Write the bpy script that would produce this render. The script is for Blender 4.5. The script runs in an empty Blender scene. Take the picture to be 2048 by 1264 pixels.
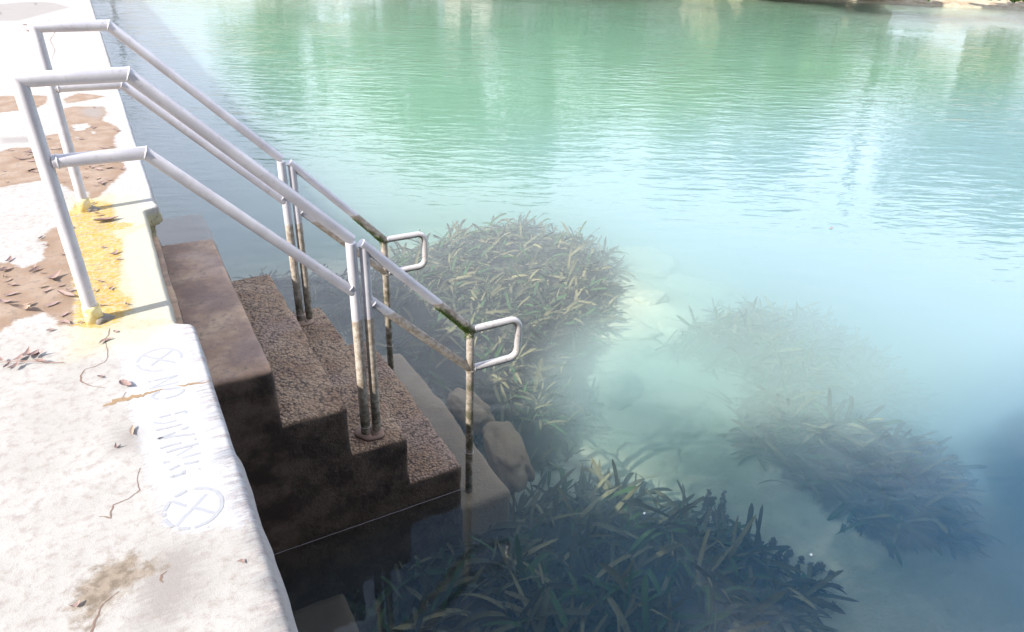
import bpy, bmesh, math, random
import numpy as np
from mathutils import Vector, Matrix, noise as mnoise

R = math.radians
rng = random.Random(7)
scn = bpy.context.scene
col = scn.collection

# ------------------------------------------------------------------ camera
CAM = dict(loc=(0.2403, -3.1443, 1.5566), yaw=-30.2601, pitch=-29.1248, roll=2.4783, f=1406.35)
_y, _p, _r = R(CAM['yaw']), R(CAM['pitch']), R(CAM['roll'])
FWD = Vector((-math.sin(_y) * math.cos(_p), math.cos(_y) * math.cos(_p), math.sin(_p)))
_rt = Vector((math.cos(_y), math.sin(_y), 0)); _up = _rt.cross(FWD)
RT = _rt * math.cos(_r) + _up * math.sin(_r)
UP = -_rt * math.sin(_r) + _up * math.cos(_r)
cd = bpy.data.cameras.new('camera'); cam = bpy.data.objects.new('camera', cd); col.objects.link(cam)
m = Matrix((RT, UP, -FWD)).transposed().to_4x4(); m.translation = Vector(CAM['loc'])
cam.matrix_world = m
cd.sensor_width = 36; cd.lens = CAM['f'] / 2048 * 36; cd.clip_start = .05; cd.clip_end = 2000
scn.camera = cam

# ------------------------------------------------------------------ light
HEAD = 8.0          # the sun's light travels towards +x, a little to +y
ELEV = 39.0
world = bpy.data.worlds.new('World'); scn.world = world; world.use_nodes = True
wn = world.node_tree; wn.nodes.clear()
def N(nt, t, **k):
    n = nt.nodes.new(t)
    for a, b in k.items(): setattr(n, a, b)
    return n
sky = N(wn, 'ShaderNodeTexSky', sky_type='NISHITA', sun_disc=False)
sky.sun_elevation = R(ELEV); sky.sun_rotation = R(270 - HEAD); sky.air_density = 1.0; sky.dust_density = 1.0; sky.ozone_density = 1.0
SKY_STRENGTH = .15
CLOUD = (7.2, 7.7, 9.0)      # radiance before the background strength
tc = N(wn, 'ShaderNodeTexCoord'); sp = N(wn, 'ShaderNodeSeparateXYZ'); wn.links.new(tc.outputs['Generated'], sp.inputs[0])
def M(nt, op, a, b=None, c=None, clamp=False):
    n = nt.nodes.new('ShaderNodeMath'); n.operation = op; n.use_clamp = clamp
    for i, v in enumerate((a, b, c)):
        if v is None: continue
        if isinstance(v, (int, float)): n.inputs[i].default_value = v
        else: nt.links.new(v, n.inputs[i])
    return n.outputs[0]
zz = M(wn, 'MAXIMUM', sp.outputs[2], 0.0)
den = M(wn, 'ADD', zz, .22)
cmb = N(wn, 'ShaderNodeCombineXYZ')
wn.links.new(M(wn, 'DIVIDE', sp.outputs[0], den), cmb.inputs[0]); wn.links.new(M(wn, 'DIVIDE', sp.outputs[1], den), cmb.inputs[1])
cn = N(wn, 'ShaderNodeTexNoise'); cn.inputs['Scale'].default_value = 2.1; cn.inputs['Detail'].default_value = 6; cn.inputs['Roughness'].default_value = .55
cn.inputs['Distortion'].default_value = .6
wn.links.new(cmb.outputs[0], cn.inputs['Vector'])
# cloud cover thins towards the zenith
thr = N(wn, 'ShaderNodeMapRange'); thr.inputs[1].default_value = .40; thr.inputs[2].default_value = .74; thr.inputs[3].default_value = .78; thr.inputs[4].default_value = .46
wn.links.new(zz, thr.inputs[0]); thr = thr.outputs[0]
cov = M(wn, 'ADD', cn.outputs[0], M(wn, 'SUBTRACT', thr, .5))
mr = N(wn, 'ShaderNodeMapRange', interpolation_type='SMOOTHSTEP'); mr.inputs[1].default_value = .42; mr.inputs[2].default_value = .66
wn.links.new(cov, mr.inputs[0])
mx = N(wn, 'ShaderNodeMix', data_type='RGBA'); wn.links.new(mr.outputs[0], mx.inputs[0]); wn.links.new(sky.outputs[0], mx.inputs[6]); 
cb = N(wn, 'ShaderNodeMapRange'); cb.inputs[1].default_value = .02; cb.inputs[2].default_value = .36; cb.inputs[3].default_value = .50; cb.inputs[4].default_value = 1.0; wn.links.new(zz, cb.inputs[0])
cv = N(wn, 'ShaderNodeVectorMath', operation='SCALE'); cv.inputs[0].default_value = CLOUD; wn.links.new(cb.outputs[0], cv.inputs['Scale']); wn.links.new(cv.outputs[0], mx.inputs[7])
bg = N(wn, 'ShaderNodeBackground'); bg.inputs[1].default_value = SKY_STRENGTH; wn.links.new(mx.outputs[2], bg.inputs[0])
wo = N(wn, 'ShaderNodeOutputWorld'); wn.links.new(bg.outputs[0], wo.inputs[0])

ld = bpy.data.lights.new('sun', 'SUN'); ld.energy = 4.4; ld.angle = R(.55); ld.color = (1, .955, .89)
sun = bpy.data.objects.new('sun', ld); col.objects.link(sun)
SDIR = Vector((math.cos(R(HEAD)) * math.cos(R(ELEV)), math.sin(R(HEAD)) * math.cos(R(ELEV)), -math.sin(R(ELEV))))
sun.rotation_euler = SDIR.to_track_quat('-Z', 'Y').to_euler(); sun.location = (-10, -2, 8)

vs = scn.view_settings; vs.view_transform = 'Standard'; vs.look = 'None'; vs.gamma = 1; vs.use_curve_mapping = False; vs.exposure = 1.05
cy = scn.cycles
cy.use_denoising = True; cy.volume_step_rate = .04; cy.volume_max_steps = 48; cy.volume_bounces = 2; cy.max_bounces = 8; cy.transparent_max_bounces = 12
cy.diffuse_bounces = 3; cy.glossy_bounces = 3; cy.sample_clamp_indirect = 6
cy.use_adaptive_sampling = True; cy.adaptive_threshold = .015

# ------------------------------------------------------------------ helpers
WATER = -1.54
def at(px, py, z=0.0):
    """survey point: where the line through photograph position (px, py) meets the level z"""
    d = FWD + RT * ((px - 1024) / CAM['f']) + UP * ((632 - py) / CAM['f'])
    t = (z - CAM['loc'][2]) / d.z
    return Vector(CAM['loc']) + d * t
def tag(o, label=None, cat=None, group=None, kind=None):
    if label: o['label'] = label
    if cat: o['category'] = cat
    if group: o['group'] = group
    if kind: o['kind'] = kind
    return o
def empty(name, loc=(0, 0, 0)):
    o = bpy.data.objects.new(name, None); col.objects.link(o); o.location = loc; o.empty_display_size = .1
    return o
def link_mesh(name, me, parent=None, world=True):
    o = bpy.data.objects.new(name, me); col.objects.link(o)
    if parent is not None:
        o.parent = parent
        if world: o.location = -Vector(parent.location)
    return o
def mesh(name, V, F, mat=None, smooth=True):
    me = bpy.data.meshes.new(name); me.from_pydata([tuple(v) for v in V], [], F)
    if mat: me.materials.append(mat)
    if smooth: me.polygons.foreach_set('use_smooth', [True] * len(me.polygons))
    me.update(); return me
def grid_mesh(name, P, mat, smooth=True):
    """P: array (n, m, 3)"""
    n, k = P.shape[:2]
    idx = np.arange(n * k).reshape(n, k)
    F = np.stack([idx[:-1, :-1], idx[1:, :-1], idx[1:, 1:], idx[:-1, 1:]], -1).reshape(-1, 4)
    me = bpy.data.meshes.new(name)
    me.vertices.add(n * k); me.vertices.foreach_set('co', P.reshape(-1).astype('f'))
    me.loops.add(len(F) * 4); me.loops.foreach_set('vertex_index', F.reshape(-1).astype('i'))
    me.polygons.add(len(F)); me.polygons.foreach_set('loop_start', np.arange(0, len(F) * 4, 4).astype('i'))
    me.update(calc_edges=True); me.validate()
    if mat: me.materials.append(mat)
    if smooth: me.polygons.foreach_set('use_smooth', [True] * len(me.polygons))
    return me
def attr(me, name, arr):
    a = me.attributes.new(name, 'FLOAT', 'POINT'); a.data.foreach_set('value', np.asarray(arr, 'f').reshape(-1))
def sdf(poly, X, Y):
    """signed distance to a polygon, negative inside"""
    P = np.array([(p[0], p[1]) for p in poly]); Q = np.roll(P, -1, 0)
    d = np.full(X.shape, 1e9); ins = np.zeros(X.shape, bool)
    for (ax, ay), (bx, by) in zip(P, Q):
        ex, ey = bx - ax, by - ay
        t = np.clip(((X - ax) * ex + (Y - ay) * ey) / (ex * ex + ey * ey + 1e-12), 0, 1)
        d = np.minimum(d, np.hypot(X - ax - t * ex, Y - ay - t * ey))
        c = ((ay > Y) != (by > Y)) & (X < (bx - ax) * (Y - ay) / ((by - ay) if by != ay else 1e-12) + ax)
        ins ^= c
    return np.where(ins, -d, d)
def fbm(p, s, o=4):
    return mnoise.fractal(Vector(p) * s, 1.0, 2.0, o)
def vnoise(X, Y, Z, s, seed=0, o=3):
    """cheap vectorised value noise, about -1..1"""
    out = np.zeros(np.broadcast(X, Y, Z).shape); amp = 1; tot = 0
    for k in range(o):
        x, y, z = (np.asarray(a) * s * 2 ** k + 17.3 * seed + 5.1 * k for a in (X, Y, Z))
        xi, yi, zi = (np.floor(a).astype(int) for a in (x, y, z)); fx, fy, fz = x - xi, y - yi, z - zi
        fx, fy, fz = (a * a * (3 - 2 * a) for a in (fx, fy, fz))
        def h(i, j, l):
            n = (i * 73856093) ^ (j * 19349663) ^ (l * 83492791)
            n = (n ^ (n >> 13)) * 1274126177 & 0x7fffffff
            return ((n ^ (n >> 16)) & 0xffff) / 32767.5 - 1
        v = 0
        for a in (0, 1):
            for b in (0, 1):
                for c in (0, 1):
                    v = v + h(xi + a, yi + b, zi + c) * (fx if a else 1 - fx) * (fy if b else 1 - fy) * (fz if c else 1 - fz)
        out = out + v * amp; tot += amp; amp *= .5
    return out / tot

# ------------------------------------------------------------------ materials
def mat(name):
    mt = bpy.data.materials.new(name); mt.use_nodes = True; nt = mt.node_tree; nt.nodes.clear()
    out = N(nt, 'ShaderNodeOutputMaterial'); b = N(nt, 'ShaderNodeBsdfPrincipled'); nt.links.new(b.outputs[0], out.inputs[0])
    return mt, nt, b, out
def noise(nt, s, detail=4, rough=.55, vec=None, dist=0, out=0):
    n = N(nt, 'ShaderNodeTexNoise'); n.inputs['Scale'].default_value = s; n.inputs['Detail'].default_value = detail
    n.inputs['Roughness'].default_value = rough; n.inputs['Distortion'].default_value = dist
    if vec is None:
        g = N(nt, 'ShaderNodeNewGeometry'); vec = g.outputs['Position']
    nt.links.new(vec, n.inputs['Vector']); return n.outputs[out]
def scaled(nt, v, s):
    n = N(nt, 'ShaderNodeMapping'); n.inputs['Scale'].default_value = s
    if v is None: v = N(nt, 'ShaderNodeNewGeometry').outputs['Position']
    nt.links.new(v, n.inputs['Vector']); return n.outputs[0]
def mix(nt, f, a, b, blend='MIX'):
    n = N(nt, 'ShaderNodeMix', data_type='RGBA', blend_type=blend)
    for i, v in ((0, f), (6, a), (7, b)):
        if isinstance(v, (int, float)): n.inputs[i].default_value = v
        elif isinstance(v, tuple): n.inputs[i].default_value = (*v, 1)
        else: nt.links.new(v, n.inputs[i])
    return n.outputs[2]
def ramp(nt, v, lo, hi, a=0., b=1.):
    n = N(nt, 'ShaderNodeMapRange', interpolation_type='SMOOTHSTEP')
    n.inputs[1].default_value = lo; n.inputs[2].default_value = hi; n.inputs[3].default_value = a; n.inputs[4].default_value = b
    nt.links.new(v, n.inputs[0]); return n.outputs[0]
def bump(nt, b, h, strength, dist):
    n = N(nt, 'ShaderNodeBump'); n.inputs['Strength'].default_value = strength; n.inputs['Distance'].default_value = dist
    nt.links.new(h, n.inputs['Height']); nt.links.new(n.outputs[0], b.inputs['Normal']); return n
def posz(nt):
    s = N(nt, 'ShaderNodeSeparateXYZ'); nt.links.new(N(nt, 'ShaderNodeNewGeometry').outputs['Position'], s.inputs[0]); return s.outputs[2]
def at_node(nt, name):
    n = N(nt, 'ShaderNodeAttribute'); n.attribute_name = name; return n.outputs['Fac']
def simple(name, c, rough=.6, c2=None, s=20, metallic=0, spec=.5):
    mt, nt, b, o = mat(name); b.inputs['Roughness'].default_value = rough; b.inputs['Metallic'].default_value = metallic
    b.inputs['Specular IOR Level'].default_value = spec
    if c2: nt.links.new(mix(nt, noise(nt, s), c, c2), b.inputs['Base Color'])
    else: b.inputs['Base Color'].default_value = (*c, 1)
    return mt

# concrete of the deck: bare, painted, stained
def deck_material():
    mt, nt, b, o = mat('deck_concrete'); L = nt.links.new
    fine = noise(nt, 260, 3, .7); med = noise(nt, 28, 5, .65); big = noise(nt, 3.2, 4, .6)
    base = mix(nt, ramp(nt, big, .35, .65), (.345, .325, .30), (.395, .375, .352))
    base = mix(nt, ramp(nt, med, .46, .70, 0, .7), base, (.265, .225, .20))
    base = mix(nt, ramp(nt, fine, .56, .75, 0, .5), base, (.22, .185, .165))
    streak = noise(nt, 1, 6, .7, scaled(nt, None, (9, 70, 9)))
    base = mix(nt, ramp(nt, streak, .60, .74, 0, .35), base, (.25, .225, .21))
    rag = M(nt, 'MULTIPLY_ADD', noise(nt, 22, 7, .72), .13, -.065)
    rag2 = M(nt, 'MULTIPLY_ADD', noise(nt, 1, 7, .75, scaled(nt, None, (18, 75, 18))), .16, -.08)
    # white paint
    pm = ramp(nt, M(nt, 'ADD', at_node(nt, 'paint'), M(nt, 'ADD', rag2, M(nt, 'MULTIPLY', rag, .6))), .006, -.006)
    pcol = mix(nt, ramp(nt, noise(nt, 60, 4), .55, .7, 0, .4), (.415, .41, .415), (.345, .345, .355))
    base = mix(nt, pm, base, pcol)
    # paint worn off in drips along the arris
    sx = N(nt, 'ShaderNodeSeparateXYZ'); L(N(nt, 'ShaderNodeNewGeometry').outputs['Position'], sx.inputs[0])
    drip = noise(nt, 1, 5, .7, scaled(nt, None, (7, 46, 7)))
    wornm = M(nt, 'MULTIPLY', ramp(nt, sx.outputs[0], .26, .375), ramp(nt, drip, .47, .58))
    wornm = M(nt, 'MULTIPLY', wornm, ramp(nt, sx.outputs[1], -.12, -.3, .35, 1))
    base = mix(nt, M(nt, 'MULTIPLY', wornm, .85), base, mix(nt, ramp(nt, noise(nt, 70, 4, .7), .4, .6), (.33, .28, .255), (.21, .19, .20)))
    # pale yellow wash
    base = mix(nt, M(nt, 'MULTIPLY', ramp(nt, M(nt, 'ADD', at_node(nt, 'wash'), rag2), .08, -.10), .55), base, (.42, .37, .21))
    # tan damp stain
    sm = ramp(nt, M(nt, 'ADD', at_node(nt, 'stain'), M(nt, 'MULTIPLY', rag, .8)), .012, -.012)
    edge = ramp(nt, M(nt, 'ADD', at_node(nt, 'stain'), M(nt, 'MULTIPLY', rag, .8)), -.10, .0)
    tcol = mix(nt, ramp(nt, noise(nt, 7, 5, .6), .38, .62), (.235, .150, .095), (.295, .215, .155))
    tcol = mix(nt, ramp(nt, med, .48, .66, 0, .7), tcol, (.18, .135, .105))
    tcol = mix(nt, M(nt, 'MULTIPLY', edge, .35), tcol, (.19, .12, .075))
    tcol = mix(nt, ramp(nt, fine, .5, .75, 0, .5), tcol, (.2, .14, .1))
    base = mix(nt, M(nt, 'MULTIPLY', sm, .93), base, tcol)
    # grey patches
    gm = ramp(nt, M(nt, 'ADD', at_node(nt, 'grey'), M(nt, 'MULTIPLY', rag2, 1.1)), .05, -.06)
    base = mix(nt, M(nt, 'MULTIPLY', gm, .75), base, mix(nt, med, (.19, .165, .15), (.28, .255, .235)))
    # yellow paint, worn
    ym0 = M(nt, 'ADD', at_node(nt, 'yellow'), rag2)
    ym = ramp(nt, ym0, .01, -.01)
    ycol = mix(nt, ramp(nt, noise(nt, 11, 5, .6), .40, .62), (.42, .235, .018), (.44, .30, .08))
    ycol = mix(nt, ramp(nt, noise(nt, 1, 6, .72, scaled(nt, None, (10, 40, 10))), .50, .60, 0, .85), ycol, (.235, .185, .115))
    ycol = mix(nt, ramp(nt, noise(nt, 45, 5, .85), .48, .60, 0, .85), ycol, (.39, .36, .28))
    base = mix(nt, M(nt, 'MULTIPLY', ym, .92), base, ycol)
    # brown gritty patch
    bm = ramp(nt, M(nt, 'ADD', at_node(nt, 'brown'), M(nt, 'MULTIPLY', rag, 1.5)), .03, -.03)
    base = mix(nt, M(nt, 'MULTIPLY', bm, .9), base, mix(nt, ramp(nt, med, .4, .62), (.25, .195, .145), (.15, .115, .08)))
    # raw concrete lip, mossy and yellowish below the arris
    z = posz(nt)
    lip = ramp(nt, M(nt, 'ADD', z, M(nt, 'MULTIPLY', rag, .4)), -.012, -.06)
    base = mix(nt, M(nt, 'MULTIPLY', lip, .9), base, mix(nt, at_node(nt, 'cornerdirt'), (.36, .335, .32), mix(nt, ramp(nt, noise(nt, 22, 5, .75), .5, .66), (.44, .40, .24), (.20, .16, .09))))
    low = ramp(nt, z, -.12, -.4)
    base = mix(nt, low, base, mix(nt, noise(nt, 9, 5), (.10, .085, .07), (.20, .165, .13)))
    L(base, b.inputs['Base Color']); b.inputs['Roughness'].default_value = .85; b.inputs['Specular IOR Level'].default_value = .25
    h = M(nt, 'ADD', M(nt, 'MULTIPLY', fine, .35), M(nt, 'ADD', M(nt, 'MULTIPLY', med, .8), M(nt, 'MULTIPLY', pm, .12)))
    bump(nt, b, h, .55, .006)
    return mt
MAT_DECK = deck_material()

def stair_material(name, coarse, dark=False):
    mt, nt, b, o = mat(name); L = nt.links.new
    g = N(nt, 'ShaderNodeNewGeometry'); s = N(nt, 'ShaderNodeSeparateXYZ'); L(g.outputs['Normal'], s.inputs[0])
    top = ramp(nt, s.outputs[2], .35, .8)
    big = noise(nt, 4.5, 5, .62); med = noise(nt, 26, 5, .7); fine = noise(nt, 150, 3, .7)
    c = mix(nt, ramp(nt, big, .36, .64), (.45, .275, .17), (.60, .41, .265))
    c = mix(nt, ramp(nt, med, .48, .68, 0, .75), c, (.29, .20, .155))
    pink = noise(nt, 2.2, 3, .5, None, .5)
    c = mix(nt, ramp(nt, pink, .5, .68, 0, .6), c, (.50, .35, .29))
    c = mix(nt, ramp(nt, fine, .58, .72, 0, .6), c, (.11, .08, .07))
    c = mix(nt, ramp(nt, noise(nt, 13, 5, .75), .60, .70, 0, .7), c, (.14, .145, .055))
    side = mix(nt, ramp(nt, noise(nt, 5.5, 6, .7), .40, .62), (.050, .033, .027), (.145, .103, .078))  # side faces coloured far darker than the treads to carry their shade
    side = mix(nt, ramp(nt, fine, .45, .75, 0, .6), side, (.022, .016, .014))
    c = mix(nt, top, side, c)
    wet = ramp(nt, posz(nt), -1.30, -1.55)
    c = mix(nt, M(nt, 'MULTIPLY', wet, .35), c, (.10, .075, .05))
    if not coarse: c = mix(nt, M(nt, 'MULTIPLY', top, ramp(nt, noise(nt, 3.1, 4, .6), .38, .62, .15, .75)), c, (.20, .125, .105))
    L(c, b.inputs['Base Color']); b.inputs['Roughness'].default_value = .62
    b.inputs['Specular IOR Level'].default_value = .35
    if coarse:
        v = N(nt, 'ShaderNodeTexVoronoi'); v.inputs['Scale'].default_value = 54; v.inputs['Randomness'].default_value = 1
        wob = N(nt, 'ShaderNodeVectorMath', operation='MULTIPLY_ADD'); L(noise(nt, 25, 3, .6, None, 0, 1), wob.inputs[0]); wob.inputs[1].default_value = (.02, .02, .02); L(g.outputs['Position'], wob.inputs[2])
        L(wob.outputs[0], v.inputs['Vector'])
        pit = M(nt, 'MULTIPLY', M(nt, 'MULTIPLY', ramp(nt, v.outputs['Distance'], .42, .72), top), ramp(nt, med, .40, .60, .25, 1))
        L(mix(nt, M(nt, 'MULTIPLY', pit, .8), c, (.085, .06, .045)), b.inputs['Base Color'])
        peb = M(nt, 'SUBTRACT', 1, v.outputs['Distance'])
        h = M(nt, 'ADD', M(nt, 'MULTIPLY', M(nt, 'MULTIPLY', peb, top), 1.3), M(nt, 'ADD', M(nt, 'MULTIPLY', med, 1.4), M(nt, 'MULTIPLY', fine, .4)))
        bump(nt, b, h, 1.0, .020)
    else:
        bump(nt, b, M(nt, 'ADD', M(nt, 'MULTIPLY', med, 1.0), M(nt, 'MULTIPLY', fine, .5)), .6, .008)
    return mt
MAT_LOW = simple('brown_silted_concrete', (.34, .25, .15), .85, (.20, .145, .09), 6)
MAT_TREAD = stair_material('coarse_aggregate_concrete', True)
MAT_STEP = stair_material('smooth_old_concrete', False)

def pipe_material():
    mt, nt, b, o = mat('weathered_aluminium_pipe'); L = nt.links.new
    fine = noise(nt, 220, 3, .6); med = noise(nt, 35, 5, .7); lng = noise(nt, 6, 4)
    c = mix(nt, ramp(nt, lng, .35, .65), (.56, .535, .565), (.66, .635, .655))
    c = mix(nt, ramp(nt, med, .55, .72, 0, .5), c, (.40, .34, .31))
    z = posz(nt)
    zn = M(nt, 'ADD', z, M(nt, 'MULTIPLY_ADD', med, .05, -.025))
    grime = ramp(nt, zn, -.262, -.275)
    gcol = mix(nt, ramp(nt, med, .40, .62), (.50, .44, .37), (.29, .225, .165))
    gcol = mix(nt, ramp(nt, fine, .52, .68, 0, .8), gcol, (.10, .075, .05))
    gcol = mix(nt, M(nt, 'MULTIPLY', ramp(nt, z, -.55, -.95), ramp(nt, noise(nt, 14, 4, .7), .42, .6, .3, 1)), gcol, (.085, .075, .035))
    L(mix(nt, M(nt, 'MULTIPLY', grime, .96), c, gcol), b.inputs['Base Color'])
    L(M(nt, 'MULTIPLY', M(nt, 'SUBTRACT', 1, grime), .15), b.inputs['Metallic'])
    L(M(nt, 'MULTIPLY_ADD', grime, .35, .42), b.inputs['Roughness'])
    bump(nt, b, M(nt, 'ADD', M(nt, 'MULTIPLY', fine, .3), M(nt, 'MULTIPLY', M(nt, 'MULTIPLY', med, grime), 1.6)), .35, .004)
    return mt
MAT_PIPE = pipe_material()
def loop_material():
    mt, nt, b, o = mat('bright_steel_loop'); L = nt.links.new
    med = noise(nt, 40, 5, .7); fine = noise(nt, 200, 3)
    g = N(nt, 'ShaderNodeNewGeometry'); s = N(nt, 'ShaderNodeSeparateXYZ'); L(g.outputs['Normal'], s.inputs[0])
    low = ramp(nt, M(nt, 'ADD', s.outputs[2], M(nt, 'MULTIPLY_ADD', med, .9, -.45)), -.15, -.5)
    c = mix(nt, ramp(nt, med, .56, .7, 0, .8), (.60, .56, .54), (.34, .25, .19))
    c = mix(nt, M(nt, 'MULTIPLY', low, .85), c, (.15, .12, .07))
    L(c, b.inputs['Base Color']); b.inputs['Metallic'].default_value = .35; b.inputs['Roughness'].default_value = .42
    bump(nt, b, M(nt, 'ADD', med, fine), .3, .003)
    return mt
MAT_LOOP = loop_material()
def rail_low_material():
    mt, nt, b, o = mat('pipe_with_algae_underneath'); L = nt.links.new
    return mt

def collar_material():
    mt, nt, b, o = mat('yellow_painted_sleeve'); L = nt.links.new
    c = mix(nt, ramp(nt, noise(nt, 30, 5, .7), .42, .62), (.80, .72, .42), (.72, .52, .12))
    c = mix(nt, ramp(nt, noise(nt, 60, 4), .55, .68), c, (.72, .70, .64))
    L(c, b.inputs['Base Color']); b.inputs['Roughness'].default_value = .7; bump(nt, b, noise(nt, 80, 4), .4, .004)
    return mt
MAT_COLLAR = collar_material()
MAT_WIRE = simple('galvanised_wire', (.62, .60, .58), .45, (.42, .36, .3), 60, .5)
MAT_MORTAR = simple('grey_mortar', (.30, .27, .23), .85, (.17, .14, .11), 50)
MAT_MENISCUS = simple('meniscus_highlight', (.36, .33, .35), .5, (.16, .13, .13), 45)
MAT_CRACK = simple('crack_dirt', (.13, .075, .055), .9, (.24, .17, .13), 60)
MAT_CHIP = simple('exposed_sandy_concrete', (.33, .22, .12), .9, (.18, .12, .07), 38)
MAT_LETTER = simple('faded_blue_grey_stencil_paint', (.255, .26, .285), .8, (.36, .36, .37), 45)
MAT_MOSS = simple('green_moss', (.045, .10, .012), .9, (.13, .20, .03), 50)
MAT_ALGAE = simple('brown_green_filament', (.07, .065, .04), .9, (.12, .09, .06), 30)

def leaf_material():
    mt, nt, b, o = mat('dry_brown_leaf'); L = nt.links.new
    oi = N(nt, 'ShaderNodeObjectInfo'); r = oi.outputs['Random']
    g = N(nt, 'ShaderNodeNewGeometry')
    c = mix(nt, r, (.10, .045, .03), (.19, .10, .068))
    c = mix(nt, ramp(nt, r, .88, .93, 0, .7), c, (.42, .30, .14))
    c = mix(nt, ramp(nt, noise(nt, 120, 4, .7), .45, .65, 0, .8), c, (.26, .165, .13))
    c = mix(nt, M(nt, 'MULTIPLY', g.outputs['Backfacing'], .5), c, (.36, .26, .24))
    L(c, b.inputs['Base Color']); b.inputs['Roughness'].default_value = .65
    bump(nt, b, noise(nt, 160, 3), .5, .003)
    return mt
MAT_LEAF = leaf_material()

def blade_material():
    mt, nt, b, o = mat('seagrass_blade'); L = nt.links.new
    t = at_node(nt, 'tint')
    n1 = noise(nt, 26, 5, .7); n2 = noise(nt, 90, 3)
    c = mix(nt, ramp(nt, t, .0, .7), (.026, .034, .020), (.185, .172, .088))
    c = mix(nt, ramp(nt, t, .72, .80), c, (.04, .085, .032))
    c = mix(nt, ramp(nt, n1, .52, .66, 0, .65), c, (.07, .055, .035))
    c = mix(nt, M(nt, 'MULTIPLY', ramp(nt, n2, .62, .7, 0, .5), 1), c, (.22, .20, .12))
    L(c, b.inputs['Base Color']); b.inputs['Roughness'].default_value = .8; b.inputs['Specular IOR Level'].default_value = .1
    return mt
MAT_BLADE = blade_material()

def bed_material():
    mt, nt, b, o = mat('silty_river_bed'); L = nt.links.new
    big = noise(nt, 1.1, 5, .6); med = noise(nt, 7, 5, .7)
    c = mix(nt, ramp(nt, big, .35, .65), (.36, .36, .25), (.52, .49, .35))
    c = mix(nt, ramp(nt, med, .5, .7, 0, .5), c, (.26, .25, .17))
    litter_shade = ramp(nt, M(nt, 'ADD', at_node(nt, 'litter_shade'), M(nt, 'MULTIPLY_ADD', noise(nt, 5, 5, .7), .5, -.25)), .10, -.10)  # near-black litter under the blades, shade between them put into the colour
    c = mix(nt, M(nt, 'MULTIPLY', litter_shade, .92), c, mix(nt, med, (.015, .018, .014), (.04, .038, .025)))
    z = posz(nt)
    bank = ramp(nt, z, -1.6, -1.45)
    c = mix(nt, bank, c, mix(nt, ramp(nt, noise(nt, 2, 6, .7), .4, .6), (.32, .25, .17), (.44, .38, .28)))
    grass = ramp(nt, M(nt, 'ADD', z, M(nt, 'MULTIPLY_ADD', noise(nt, .5, 4), .8, -.4)), -.7, -.3)
    c = mix(nt, grass, c, mix(nt, noise(nt, 3, 5), (.05, .10, .03), (.12, .16, .06)))
    L(c, b.inputs['Base Color']); b.inputs['Roughness'].default_value = .95; b.inputs['Specular IOR Level'].default_value = .05
    bump(nt, b, M(nt, 'ADD', med, noise(nt, 40, 4)), .5, .03)
    return mt
MAT_BED = bed_material()
MAT_ROCK = simple('silted_rock', (.30, .215, .12), .9, (.17, .12, .065), 7)
for m_ in (MAT_ROCK, MAT_LOW):
    t_ = m_.node_tree; bump(t_, [n for n in t_.nodes if n.type == 'BSDF_PRINCIPLED'][0], noise(t_, 32, 6, .75), .8, .02)
MAT_BARK = simple('bark', (.13, .10, .075), .9, (.22, .18, .14), 9)

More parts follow.
